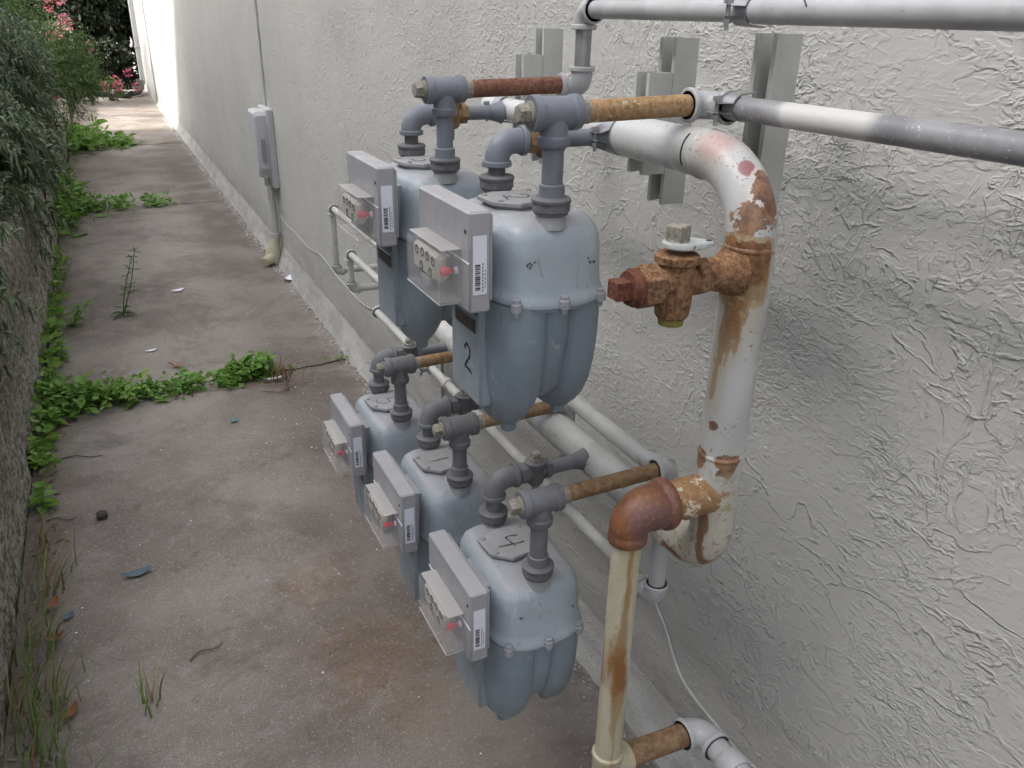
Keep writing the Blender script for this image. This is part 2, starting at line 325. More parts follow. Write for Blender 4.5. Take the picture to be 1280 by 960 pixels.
def leafm(name, a, b, c3, rough=.55, trans=.0):
    m = Mat(name, rough, spec=.35)
    g = m.n('ShaderNodeNewGeometry').outputs['Random Per Island']
    cc = m.mix(m.step(g, .0, .6), a, b); cc = m.mix(m.step(g, .8, 1.0), cc, c3)
    cc = m.mix(m.math('MULTIPLY', m.noise(7, 3), .35), cc, tuple(x*.55 for x in a))
    m.done(cc)
    if trans:
        t = m.n('ShaderNodeBsdfTranslucent'); m.put(t.inputs[0], cc); mx = m.n('ShaderNodeMixShader'); mx.inputs[0].default_value = trans
        out = m.t.nodes['Material Output']
        m.t.links.new(m.b.outputs[0], mx.inputs[1]); m.t.links.new(t.outputs[0], mx.inputs[2]); m.t.links.new(mx.outputs[0], out.inputs[0])
    return m.m
M['leaf_grey'] = leafm('grey_green_leaf', (.055, .085, .040), (.110, .150, .080), (.22, .26, .18), .38, .25)
M['leaf_mid'] = leafm('mid_green_leaf', (.065, .125, .030), (.11, .19, .045), (.17, .22, .08), .5, .25)
M['leaf_bright'] = leafm('fresh_green_leaf', (.13, .27, .045), (.20, .38, .07), (.33, .42, .12), .5, .35)
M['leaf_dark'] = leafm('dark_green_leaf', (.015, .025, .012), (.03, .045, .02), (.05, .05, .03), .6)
M['grass'] = leafm('grass_blade', (.10, .18, .04), (.18, .25, .07), (.34, .29, .15), .55, .25)
M['dry'] = leafm('dry_straw', (.30, .20, .10), (.22, .13, .06), (.36, .28, .17), .7)
M['petal'] = leafm('pink_petal', (.50, .09, .17), (.60, .15, .24), (.55, .24, .26), .6, .3)
M['stem'] = plain('brown_stem', (.09, .07, .045), .8)
M['gstem'] = plain('green_stem', (.10, .15, .05), .7)
M['twig'] = plain('dry_twig', (.13, .10, .075), .8)
M['orangeleaf'] = leafm('orange_dead_leaf', (.20, .075, .03), (.25, .11, .05), (.17, .08, .045), .7)
M['bluescrap'] = plain('blue_grey_scrap', (.07, .11, .14), .6)
M['teal'] = plain('teal_plastic', (.03, .20, .19), .5)
M['stone'] = plain('dark_stone', (.05, .042, .04), .8)
M['blackpipe'] = plain('black_plastic', (.02, .02, .022), .4)
M['house'] = painted('eave_and_blocker_paint', (.42, .42, .415), (.34, .34, .33), .8, .4, .3)
M['blocker_top'] = painted('blocker_top_felt', (.12, .11, .10), (.07, .065, .06), .9, .5, .4)

# ------------------------------------------------------------------ mesh helper
class MB:
    def __init__(s): s.v = []; s.f = []; s.mi = []; s.cur = 0
    def add(s, vs, fs):
        o = len(s.v); s.v += [tuple(x) for x in vs]; s.f += [tuple(i+o for i in q) for q in fs]; s.mi += [s.cur]*len(fs)
    def box(s, lo, hi, bev=0, R=None, c=None):
        lo = Vector(lo); hi = Vector(hi); bev = min(bev, *( (hi-lo)*.45 ))
        if bev <= 0:
            vs = [Vector((x, y, z)) for x in (lo.x, hi.x) for y in (lo.y, hi.y) for z in (lo.z, hi.z)]
            fs = [(0, 1, 3, 2), (4, 6, 7, 5), (0, 4, 5, 1), (2, 3, 7, 6), (0, 2, 6, 4), (1, 5, 7, 3)]
        else:
            bm_pts = []; fs = []; b = bev
            idx = {}
            for ix in (0, 1):
                for iy in (0, 1):
                    for iz in (0, 1):
                        P_ = Vector((hi.x if ix else lo.x, hi.y if iy else lo.y, hi.z if iz else lo.z))
                        sx, sy, sz = (-1 if ix else 1), (-1 if iy else 1), (-1 if iz else 1)
                        for ax, off in enumerate(((0, sy*b, sz*b), (sx*b, 0, sz*b), (sx*b, sy*b, 0))):
                            idx[(ix, iy, iz, ax)] = len(bm_pts); bm_pts.append(P_+Vector(off))
            vs = bm_pts
            for a in (0, 1): 
                fs.append([idx[(a, 0, 0, 0)], idx[(a, 0, 1, 0)], idx[(a, 1, 1, 0)], idx[(a, 1, 0, 0)]][::(1 if not a else -1)])
                fs.append([idx[(0, a, 0, 1)], idx[(1, a, 0, 1)], idx[(1, a, 1, 1)], idx[(0, a, 1, 1)]][::(1 if not a else -1)])
                fs.append([idx[(0, 0, a, 2)], idx[(0, 1, a, 2)], idx[(1, 1, a, 2)], idx[(1, 0, a, 2)]][::(1 if not a else -1)])
            for a in (0, 1):
                for c_ in (0, 1):
                    fs.append([idx[(0, a, c_, 1)], idx[(1, a, c_, 1)], idx[(1, a, c_, 2)], idx[(0, a, c_, 2)]])
                    fs.append([idx[(a, 0, c_, 0)], idx[(a, 1, c_, 0)], idx[(a, 1, c_, 2)], idx[(a, 0, c_, 2)]])
                    fs.append([idx[(a, c_, 0, 0)], idx[(a, c_, 1, 0)], idx[(a, c_, 1, 1)], idx[(a, c_, 0, 1)]])
            for ix in (0, 1):
                for iy in (0, 1):
                    for iz in (0, 1): fs.append([idx[(ix, iy, iz, k)] for k in (0, 1, 2)])
        if R is not None:
            cc = Vector(c) if c else (lo+hi)/2
            vs = [R @ (v-cc)+cc for v in vs]
        s.add(vs, fs)
    def lathe(s, o, ax, prof, seg=24, phase=0, cap=True, squash=None):
        o = Vector(o); ax = Vector(ax).normalized()
        t = Vector((0, 0, 1)) if abs(ax.z) < .9 else Vector((1, 0, 0))
        a = ax.cross(t).normalized(); b = ax.cross(a)
        vs = []; fs = []
        for (h, rr) in prof:
            for k in range(seg):
                th = 2*pi*k/seg+phase
                vs.append(o+ax*h+(a*cos(th)+b*sin(th))*rr)
        n = len(prof)
        for i in range(n-1):
            for k in range(seg):
                k2 = (k+1) % seg
                fs.append((i*seg+k, i*seg+k2, (i+1)*seg+k2, (i+1)*seg+k))
        if cap: fs.append(tuple(range(seg))[::-1]); fs.append(tuple((n-1)*seg+k for k in range(seg)))
        s.add(vs, fs)
    def cyl(s, a, b, rr, seg=24, bev=0):
        a = Vector(a); b = Vector(b); L = (b-a).length
        pr = [(0, rr), (L, rr)] if not bev else [(0, rr-bev), (bev, rr), (L-bev, rr), (L, rr-bev)]
        s.lathe(a, b-a, pr, seg)
    def tube(s, pts, rad, seg=18, cap=True):
        pts = [Vector(p) for p in pts]; n = len(pts)
        rad = rad if hasattr(rad, '__len__') else [rad]*n
        T = [(pts[min(i+1, n-1)]-pts[max(i-1, 0)]).normalized() for i in range(n)]
        t = Vector((0, 0, 1)) if abs(T[0].z) < .9 else Vector((1, 0, 0))
        a = T[0].cross(t).normalized(); vs = []; fs = []
        for i in range(n):
            a = (a-T[i]*a.dot(T[i])).normalized(); b = T[i].cross(a)
            for k in range(seg):
                th = 2*pi*k/seg; vs.append(pts[i]+(a*cos(th)+b*sin(th))*rad[i])
        for i in range(n-1):
            for k in range(seg):
                k2 = (k+1) % seg; fs.append((i*seg+k, i*seg+k2, (i+1)*seg+k2, (i+1)*seg+k))
        if cap: fs.append(tuple(range(seg))[::-1]); fs.append(tuple((n-1)*seg+k for k in range(seg)))
        s.add(vs, fs)
    def loft(s, rings, cap=True):
        seg = len(rings[0]); vs = [p for R_ in rings for p in R_]; fs = []
        for i in range(len(rings)-1):
            for k in range(seg):
                k2 = (k+1) % seg; fs.append((i*seg+k, i*seg+k2, (i+1)*seg+k2, (i+1)*seg+k))
        if cap: fs.append(tuple(range(seg))[::-1]); fs.append(tuple((len(rings)-1)*seg+k for k in range(seg)))
        s.add(vs, fs)
    def quad(s, a, b, c, d): s.add([a, b, c, d], [(0, 1, 2, 3)])
    def build(s, name, mat, parent=None, smooth=True, ang=38, off=None):
        me = bpy.data.meshes.new(name)
        if off is not None: s.v = [(a-off[0], b-off[1], c-off[2]) for a, b, c in s.v]
        me.from_pydata(s.v, [], s.f)
        mats = mat if isinstance(mat, (list, tuple)) else [mat]
        for mm in mats: me.materials.append(M[mm])
        if len(mats) > 1: me.polygons.foreach_set('material_index', s.mi)
        if smooth:
            me.polygons.foreach_set('use_smooth', [True]*len(me.polygons)); me.set_sharp_from_angle(angle=radians(ang))
        me.update()
        o = bpy.data.objects.new(name, me); col.objects.link(o)
        if parent is not None: o.parent = parent
        return o

def fillet(pts, rad, n=10):
    """polyline with its corners rounded"""
    pts = [Vector(p) for p in pts]; out = [pts[0]]
    for i in range(1, len(pts)-1):
        a = (pts[i-1]-pts[i]).normalized(); b = (pts[i+1]-pts[i]).normalized()
        ang = a.angle(b); d = rad/math.tan(ang/2); c = pts[i]+(a+b).normalized()*(rad/sin(ang/2))
        p0 = pts[i]+a*d; p1 = pts[i]+b*d; v0 = p0-c; v1 = p1-c; om = v0.angle(v1)
        for k in range(n+1):
            t = k/n; out.append(c+(v0*sin((1-t)*om)+v1*sin(t*om))/sin(om))
    out.append(pts[-1]); return out

def tag(o, label=None, cat=None, group=None, kind=None):
    if label: o['label'] = label
    if cat: o['category'] = cat
    if group: o['group'] = group
    if kind: o['kind'] = kind
    return o
def thing(name, loc, label, cat, group=None):
    o = bpy.data.objects.new(name, None); col.objects.link(o); o.location = loc; o.empty_display_size = .05
    return tag(o, label, cat, group)
class W:
    """collect a part in world metres under a thing"""
    def __init__(s, t): s.t = t; s.o = tuple(t.location)
    def part(s, name, mat, fn, label=None, parent=None, **k):
        mb = MB(); fn(mb); o = mb.build(name, mat, parent or s.t, off=s.o, **k)
        if label: o['label'] = label
        return o

def ribbon(mb, pts, wd, nrm, lift=0):
    """flat pen stroke of width wd through 3-D pts, facing nrm"""
    nrm = Vector(nrm); pts = [Vector(p)+nrm*lift for p in pts]; vs = []; n = len(pts)
    for i in range(n):
        T = (pts[min(i+1, n-1)]-pts[max(i-1, 0)]).normalized(); sd_ = T.cross(nrm).normalized()
        ww = wd*(.8+.3*sin(i*1.3)); vs += [pts[i]-sd_*ww/2, pts[i]+sd_*ww/2]
    mb.add(vs, [(2*i, 2*i+2, 2*i+3, 2*i+1) for i in range(n-1)])
def smoothpts(pts, n=5):
    P_ = [Vector(p) for p in pts]; out = []
    for i in range(len(P_)-1):
        p0 = P_[max(i-1, 0)]; p1 = P_[i]; p2 = P_[i+1]; p3 = P_[min(i+2, len(P_)-1)]
        for k in range(n):
            t = k/n; out.append(.5*((2*p1)+(-p0+p2)*t+(2*p0-5*p1+4*p2-p3)*t*t+(-p0+3*p1-3*p2+p3)*t**3))
    out.append(P_[-1]); return out

# ------------------------------------------------------------------ setting
def grid(name, xs, ys, fz, mat, parent=None):
    nx, ny = len(xs), len(ys); vs = [fz(x, y) for x in xs for y in ys]
    fs = [(i*ny+j, (i+1)*ny+j, (i+1)*ny+j+1, i*ny+j+1) for i in range(nx-1) for j in range(ny-1)]
    mb = MB(); mb.add(vs, fs); return mb.build(name, mat, parent, ang=60)

mb = MB(); mb.quad((-150, -150, -.06), (150, -150, -.06), (150, 150, -.06), (-150, 150, -.06))
tag(mb.build('ground', 'ground', smooth=False), kind='structure')

path = bpy.data.objects.new('path', None); col.objects.link(path); tag(path, kind='structure')
def jx(x, k): return .03*(mn.noise(Vector((x*3, k*7.7, 0))))+.012*mn.noise(Vector((x*14, k*3.1, 2)))
joints = [(-3.2, 0), (3.545, .05), (7.50, .0), (11.18, .08), (15.0, 0), (19.5, 0)]
def yj(i, x):
    y, s_ = joints[i]; return y + s_*(x-.2) + jx(x, i)*(1+.3*i)
for i in range(len(joints)-1):
    xs = np.linspace(-.425+.01*i, .905, 24); ny = 60 if i == 0 else 30
    vs = []; fs = []
    def edge_x(x, y): return x + (.012*mn.noise(Vector((y*3, i, 0))) if x < -.3 else 0)
    rows = []
    for j in range(ny+1):
        t = j/ny
        for x in xs:
            y = (yj(i, x)+.010)*(1-t)+(yj(i+1, x)-.010)*t
            ed = min(1, min(t, 1-t)*ny/1.2)
            z = .004*mn.noise(Vector((x*2.2, y*1.3, 0)))-.006*(1-ed)
            vs.append((edge_x(x, y), y, z))
    n = len(xs)
    fs = [(j*n+k, j*n+k+1, (j+1)*n+k+1, (j+1)*n+k) for j in range(ny) for k in range(n-1)]
    # skirt
    loop = [k for k in range(n)]+[j*n+n-1 for j in range(1, ny+1)]+[ny*n+k for k in range(n-2, -1, -1)]+[j*n for j in range(ny-1, 0, -1)]
    o0 = len(vs); vs += [(vs[k][0], vs[k][1], -.05) for k in loop]
    L = len(loop); fs += [(loop[a], o0+a, o0+(a+1) % L, loop[(a+1) % L]) for a in range(L)]
    mb = MB(); mb.add(vs, fs); mb.build('slab', 'path', path, ang=50)
mb = MB(); mb.box((-.46, -3.2, -.055), (.92, 19.5, -.022)); mb.build('joint_soil', 'soil', path)

# stuccoed wall of the building: near length, a pilaster step at the far end
bld = thing('house_wall', (.925, 8, 0), 'long grey rough stuccoed wall running beside the whole path', 'wall')
WX = .925
def wallf(mb):
    mb.box((WX, -4, -.05), (WX+.3, 16.3, 3.8))
W(bld).part('wall', 'stucco', wallf, smooth=False)
def wallf2(mb): mb.box((WX-.028, 16.3, -.05), (WX+.3, 24, 3.8), .01)
W(bld).part('wall_return', 'stucco', wallf2, smooth=False)
W(bld).part('eave', 'house', lambda mb: mb.box((WX-.10, -4.2, 3.803), (WX+.6, 24.2, 3.95)), smooth=False)
# mortar fillet at the foot of the wall
ys = np.concatenate([np.linspace(-.5, 6, 420), np.linspace(6.03, 16, 200)])
vs = []; fs = []; sec = 7
for y in ys:
    wv = .012*mn.noise(Vector((0, y*3, 1)))+.010*mn.noise(Vector((0, y*17, 3)))+.004*mn.noise(Vector((0, y*60, 3)))
    for k in range(sec):
        t = k/(sec-1); x = WX-.055-wv*(1-t)+.058*t**1.3; z = -.006+.13*t**2.2+.012*sin(t*pi)+.006*mn.noise(Vector((t*5, y*25, 7)))*sin(t*pi)
        vs.append((x, y, z))
for j in range(len(ys)-1):
    for k in range(sec-1): fs.append((j*sec+k, j*sec+k+1, (j+1)*sec+k+1, (j+1)*sec+k))
mb = MB(); mb.add(vs, fs); o = mb.build('mortar_fillet', 'stucco', bld, ang=60, off=tuple(bld.location))
# crumbs of plaster lying along the seam
mb = MB()
for k in range(1500):
    y = random.uniform(.6, 14)**1.0 ; x = WX-.058-abs(random.gauss(0, .020)); s_ = random.uniform(.0015, .004)*(1+y*.16)*(2.2 if random.random() < .04 else 1)
    mb.lathe((x, y, -.002), (random.uniform(-.4, .4), random.uniform(-.4, .4), 1), [(0, s_), (s_*random.uniform(.6, 1.4), s_*.6)], 5, random.random()*6)
tag(mb.build('plaster_crumbs', 'mortar'), 'crumbs of pale plaster scattered along the foot of the wall', 'debris', kind='stuff')

# retaining wall on the left
def rwall(y0, y1, ztop, name, lab, n, x0=-.43):
    ys = np.linspace(y0, y1, n); zs = np.linspace(-.05, ztop, 22); prof = []
    vs = []; fs = []
    m_ = len(zs)+6
    for y in ys:
        def d(z, w=1): return .016*mn.noise(Vector((1, y*2.1, z*2.5)))+.012*mn.noise(Vector((5, y*7, z*8)))+.007*mn.noise(Vector((9, y*26, z*30)))
        row = [(x0+d(z), y, z) for z in zs]
        row += [(x0-.012+d(ztop), y, ztop+.012), (x0-.07, y, ztop+.018+.5*d(.1)), (x0-.14, y, ztop+.012+.6*d(.3)), (x0-.16, y, ztop-.01), (x0-.16, y, .3), (x0-.16, y, -.05)]
        vs += row
    for j in range(len(ys)-1):
        for k in range(m_-1): fs.append((j*m_+k, (j+1)*m_+k, (j+1)*m_+k+1, j*m_+k+1))
    fs.append(tuple(range(m_))); fs.append(tuple((len(ys)-1)*m_+k for k in range(m_))[::-1])
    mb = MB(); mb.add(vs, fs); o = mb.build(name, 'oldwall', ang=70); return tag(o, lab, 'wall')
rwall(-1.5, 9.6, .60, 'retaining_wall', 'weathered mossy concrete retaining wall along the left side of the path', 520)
rwall(9.62, 13.4, .34, 'low_wall', 'low concrete kerb wall continuing past the end of the taller retaining wall', 90, -.42)
# bank of soil behind it
grid('soil_bank', np.linspace(-6, -.585, 14), np.linspace(-4, 26, 60), lambda x, y: (x, y, .50+.05*mn.noise(Vector((x*2, y, 0)))+(-.585-x)*.06), 'soil')
tag(bpy.data.objects['soil_bank'], kind='structure')

# ------------------------------------------------------------------ pipe fittings (world metres)
def bands(mb, a, ax, rr, w_=.008, seg=24):
    """rolled collar of a cast fitting, starting at a along ax"""
    mb.lathe(a, ax, [(0, rr*.9), (0, rr), (.0015, rr+.0012), (w_-.0015, rr+.0012), (w_, rr), (w_, rr*.9)], seg)
def elbow(mb, p0, corner, p1, rr, rad, col_=.0022):
    pts = fillet([p0, corner, p1], rad, 10); mb.tube(pts, rr, 24)
    p0, corner, p1 = Vector(p0), Vector(corner), Vector(p1)
    bands(mb, p0, corner-p0, rr+col_); bands(mb, p1, corner-p1, rr+col_)
def tee(mb, c, ax, half, rr, br, blen):
    """run along ax, branch br"""
    c = Vector(c); ax = Vector(ax).normalized(); br = Vector(br).normalized()
    mb.lathe(c-ax*half, ax, [(0, rr*.86), (.0, rr*1.06), (.003, rr*1.12), (.011, rr*1.12), (.013, rr), (2*half-.013, rr), (2*half-.011, rr*1.12), (2*half-.003, rr*1.12), (2*half, rr*1.06), (2*half, rr*.86)], 28)
    mb.lathe(c, br, [(0, rr*.92), (blen-.013, rr*.92), (blen-.011, rr*1.04), (blen-.002, rr*1.04), (blen, rr*.97), (blen, rr*.7)], 28)
def nut(mb, c, ax, rr, h_, seg=8, ph=.3):
    mb.lathe(c, ax, [(0, rr*.80), (.002, rr*.98), (h_*.5, rr), (h_*.55, rr*1.06), (h_*.62, rr*1.06)], seg*3)
    mb.lathe(Vector(c)+Vector(ax)*h_*.62, ax, [(0, rr*.9), (.001, rr*.99), (h_*.32, rr*.99), (h_*.38, rr*.88), (h_*.38, rr*.7)], seg, ph)
def unionnut(mb, c, rr=.0245, h_=.024):
    c = Vector(c)
    mb.lathe(c, (0, 0, 1), [(0, rr*.78), (.0015, rr*.90), (.004, rr*.93)], 32)
    mb.lathe(c+Vector((0, 0, .004)), (0, 0, 1), [(0, rr*.92), (.0012, rr), (h_*.52, rr), (h_*.57, rr*.95)], 8, .35)
    mb.lathe(c+Vector((0, 0, .004+h_*.5)), (0, 0, 1), [(0, rr*.9), (0, rr*1.01), (.002, rr*1.05), (.0045, rr*1.05), (.0065, rr*.98), (.0075, rr*.8), (.0075, rr*.5)], 32)

# ------------------------------------------------------------------ the gas meter
def supell(cx, cy, a, b, z, e, n=64):
    out = []
    for k in range(n):
        t = 2*pi*k/n; c_, s_ = cos(t), sin(t)
        out.append((cx+a*math.copysign(abs(c_)**(2/e), c_), cy+b*math.copysign(abs(s_)**(2/e), s_), z))
    return out
FZ = -.105            # flange height below the meter's top
METERS = []
def make_meter():
    """origin: centre of the top; faces -X; parts are meshes in local metres"""
    t = thing('gas_meter', (0, 0, 0), '', 'gas meter', 'blue-grey gas meters bolted to the pipework')
    # lower case: two lobes
    mb = MB()
    for sx in (-1, 1):
        cxl, ka = (-.036, 1.07) if sx < 0 else (.045, 1.06)
        prof = [(0, .0400, .113, 3.2), (.02, .0412, .112, 3.0), (.06, .0415, .109, 2.8), (.10, .0405, .103, 2.6), (.13, .038, .095, 2.5), (.155, .034, .083, 2.3), (.174, .0285, .069, 2.2), (.190, .022, .052, 2), (.199, .015, .036, 2), (.203, .006, .02, 2)]
        if sx > 0: prof = [(d*.93, a*.93, b*.99, e) for d, a, b, e in prof]
        mb.loft([supell(cxl, -.012*min(1, d/.15), a*ka, b, FZ-.004-d, e) for d, a, b, e in prof][::-1])
        mb.lathe((cxl, -.045, FZ-.212 if sx < 0 else FZ-.196), (0, 0, 1), [(0, .009), (.002, .011), (.03, .013)], 16)
    mb.loft([supell(.004, -.007, .034, b_, FZ-d_, 2.6) for d_, b_ in ((.165, .045), (.15, .068), (.13, .086), (.10, .096), (.05, .1065), (.006, .1095))])
    mb.build('lower_case', 'body_shaded', t, ang=50)
    # top case
    mb = MB()
    prof = [(0, .0855, .1190, 3.6), (.006, .0860, .1195, 3.6), (.0105, .0820, .1155, 3.9), (.02, .0785, .1120, 4.2), (.055, .0755, .1075, 4.8), (.080, .0730, .1050, 5), (.092, .0685, .1005, 5), (.0995, .0610, .0930, 4.8), (.1035, .0510, .0830, 4.4), (.105, .037, .069, 4)]
    def wv(P_, amp): return [(x, y, z - amp*(abs(y)/.119)**4*max(0, 1 - (x/.09)**2)) for x, y, z in P_]
    mb.loft([wv(supell(.006, 0, a, b, FZ+d, e, 96), .007 if d < .012 else (.004 if d < .03 else 0)) for d, a, b, e in prof])
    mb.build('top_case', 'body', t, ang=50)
    mb = MB(); mb.loft([wv(supell(.006, 0, .0835*k, .117*k, FZ-z, 3.4, 96), .007) for z, k in ((.0065, .98), (.0055, 1.0), (.0015, 1.0), (.0008, .99))])
    mb.build('flange', 'body_shaded', t)
    # bolts round the flange
    bx = [(.069, -.110), (.006, -.122), (.092, -.05), (.092, .06), (.069, .110), (.006, .121), (-.062, -.112), (-.062, .112)]
    b0 = None
    for (x, y) in bx:
        if b0 is None:
            mb = MB(); mb.lathe((0, 0, -.016), (0, 0, 1), [(0, .003), (.003, .005), (.009, .005), (.009, .0082), (.0195, .0082), (.0205, .0072)], 14)
            mb.lathe((0, 0, .0045), (0, 0, 1), [(0, .0062), (.0045, .0062), (.0052, .0052)], 6, .3)
            b0 = mb.build('bolt', 'body', t); o = b0
        else:
            o = b0.copy(); col.objects.link(o)
        o.location = (x*.965, y*.985, FZ+.0065-(.006 if abs(y) > .1 else 0))
    # front face plate with badge slot
    mb = MB(); mb.box((-.0865, -.055, FZ-.165), (-.066, .05, FZ-.003), .004); fp = mb.build('face_plate', 'face', t)
    mb = MB(); mb.box((-.0885, -.040, FZ-.058), (-.0855, .030, FZ-.036), .006); mb.build('badge_slot', 'dark', t)
    mb = MB(); mb.quad((-.0872, -.045, FZ-.030), (-.0872, .012, FZ-.030), (-.0872, .012, FZ-.012), (-.0872, -.045, FZ-.012)); mb.build('sticker', 'blue', t, smooth=False)
    # radio module housing
    mb = MB(); mb.box((-.125, -.110, -.107), (-.095, .070, .022), .003)
    mb.box((-.095, -.104, -.094), (-.0905, .064, .016), .001)
    mb.box((-.0915, -.05, -.09), (-.066, .03, -.02), .001)
    mod = mb.build('radio_module', 'module', t)
    mb = MB(); mb.box((-.1262, -.1105, -.0424), (-.1248, .068, -.0406), .0004); mb.build('seam', 'white', mod)
    mb = MB(); mb.lathe((-.1252, -.099, -.004), (-1, 0, 0), [(0, .0028), (.0006, .0028)], 16, cap=True); mb.build('screw_hole', 'black', mod)
    mb = MB(); mb.quad((-.1205, -.1112, -.082), (-.1015, -.1112, -.082), (-.1015, -.1112, -.007), (-.1205, -.1112, -.007))
    mb.cur = 1
    zb = -.076
    while zb < -.044:
        hb = random.choice((.0006, .0011, .0017)); mb.quad((-.1175, -.1116, zb), (-.1105, -.1116, zb), (-.1105, -.1116, zb+hb), (-.1175, -.1116, zb+hb)); zb += hb+random.choice((.0006, .0012))
    for k in range(9):
        z_ = -.078+k*.0042; mb.quad((-.1078, -.1116, z_), (-.1064, -.1116, z_), (-.1064, -.1116, z_+.0027), (-.1078, -.1116, z_+.0027))
    for k in range(5):
        z_ = -.074+k*.0052; mb.quad((-.1044, -.1116, z_), (-.1036, -.1116, z_), (-.1036, -.1116, z_+.0036), (-.1044, -.1116, z_+.0036))
    mb.build('barcode_label', ['white', 'black'], mod, smooth=False)
    # index behind a clear cover
    mb = MB(); mb.box((-.149, -.062, -.079), (-.131, .032, -.040), .006); mb.box((-.131, -.05, -.072), (-.125, .02, -.046), .001)
    ip = mb.build('index_plate', 'dial', t)
    mb = MB()
    for (yy, zz) in ((-.048, -.052), (-.028, -.050), (-.009, -.049), (.012, -.050), (-.038, -.069), (-.004, -.068)):
        mb.lathe((-.1492, yy, zz), (-1, 0, 0), [(0, .0066), (.0003, .0066), (.0003, .0040), (0, .0040)], 18, cap=False)
        mb.box((-.1497, yy-.0006, zz-.0004), (-.1493, yy+.0006, zz+.0042))
    mb.box((-.1497, -.024, -.076), (-.1493, .0, -.0735)); mb.build('dial', 'black', ip)
    mb = MB(); T_ = .0016; x0, x1, y0, y1, z0, z1 = -.1555, -.1255, -.086, .036, -.097, -.030
    mb.box((x0, y0, z0), (x0+T_, y1, z1-.004)); mb.box((x0+T_+.0003, y0, z0), (x1, y0+T_, z1)); mb.box((x0+T_+.0003, y1-T_, z0), (x1, y1, z1))
    mb.box((x0+T_+.0003, y0+T_+.0003, z0), (x1, y1-T_-.0003, z0+T_)); mb.build('index_cover', 'clear', t, smooth=False)
    mb = MB(); mb.box((x0+.004, y0, z1+.0004), (x1, y1, z1+.0020), .0008)
    mb.box((x0-.0012, y0-.0012, z0-.0016), (x0+.0014, y1+.001, z0-.0002), .0004)
    mb.box((x0-.0008, y0-.0008, z0), (x0-.0002, y0-.0002, z1-.004))
    mb.box((x0, y0-.0012, z0-.0016), (x1, y0-.0004, z0-.0004))
    mb.build('cover_rim', 'cover_edge', t)
    mb = MB(); mb.lathe((-.147, y0+.016, -.060), (1, 0, 0), [(0, .003), (.003, .0058), (.010, .0058), (.011, .0045), (.014, .003), (.018, .003)], 18); mb.build('seal', 'red', t)
    mb = MB(); mb.lathe((-.129, y0+.016, -.060), (1, 0, 0), [(0, .0042), (.004, .0052), (.005, .003)], 12); mb.build('seal_holder', 'white', t)
    # lid on the top between the two connections
    mb = MB(); out = [(-.048, -.012), (-.052, .035), (-.025, .052), (.035, .048), (.042, .0), (.03, -.03), (-.02, -.038)]
    def rg(k, z): return [(x*k, y*k*.98, z) for x, y in out]
    mb.loft([rg(.86, -.002), rg(.88, .004), rg(1.0, .0045), rg(1.0, .009), rg(.97, .0105)][::1]); mb.build('lid', 'lid', t, ang=30)
    s0 = None
    for (x, y) in ((-.043, .03), (-.038, -.014), (.03, .04), (.03, -.02)):
        if s0 is None:
            mb = MB(); mb.lathe((0, 0, .010), (0, 0, 1), [(0, .0042), (.002, .0038), (.003, .002)], 10); s0 = mb.build('screw', 'plug', t); o = s0
        else: o = s0.copy(); col.objects.link(o)
        o.location = (x, y, 0)
    for y in (-.085, .085):      # threaded hubs
        mb = MB(); mb.lathe((0, y*.988, -.012), (0, 0, 1), [(0, .0215), (.006, .0205), (.013, .0195), (.0175, .0190)], 28); mb.build('hub', 'lid', t)
    return t
m = Mat('cover_edge_plastic', .3); m.put(m.b.inputs['Base Color'], (.50, .48, .46)); tr_ = m.n('ShaderNodeBsdfTransparent'); mx_ = m.n('ShaderNodeMixShader'); mx_.inputs[0].default_value = .55
m.t.links.new(tr_.outputs[0], mx_.inputs[1]); m.t.links.new(m.b.outputs[0], mx_.inputs[2]); m.t.links.new(mx_.outputs[0], m.t.nodes['Material Output'].inputs[0]); M['cover_edge'] = m.m
M['white_rim'] = plain('clear_edge_plastic', (.58, .56, .55), .25, var=.1)

def glyph(parent, strokes, origin, ux, uy, nrm, size, wd, mat='black'):
    mb = MB(); ux, uy, origin = Vector(ux), Vector(uy), Vector(origin)
    for st_ in strokes: ribbon(mb, smoothpts([origin+ux*a*size+uy*b*size for a, b in st_], 5), wd, nrm)
    return mb.build('painted_number', mat, parent, smooth=False)
G = {'1': [[(0, .5), (0, 0), (0.03, -.5)]],
     '2': [[(-.28, .28), (-.1, .5), (.2, .38), (.2, .1), (-.05, -.2), (-.25, -.42)], [(-.28, -.42), (.1, -.45), (.42, -.52)]],
     '3': [[(-.25, .4), (.1, .5), (.25, .28), (0, .05)], [(0, .05), (.3, -.1), (.2, -.42), (-.15, -.5), (-.3, -.35)]],
     '4': [[(-.25, .45), (-.3, .0), (.05, .02), (.34, .08)], [(.22, .5), (.2, 0), (.16, -.5)]],
     '5': [[(.3, .5), (-.2, .48), (-.22, .1), (.1, .15), (.28, -.15), (.05, -.5), (-.3, -.42)]]}

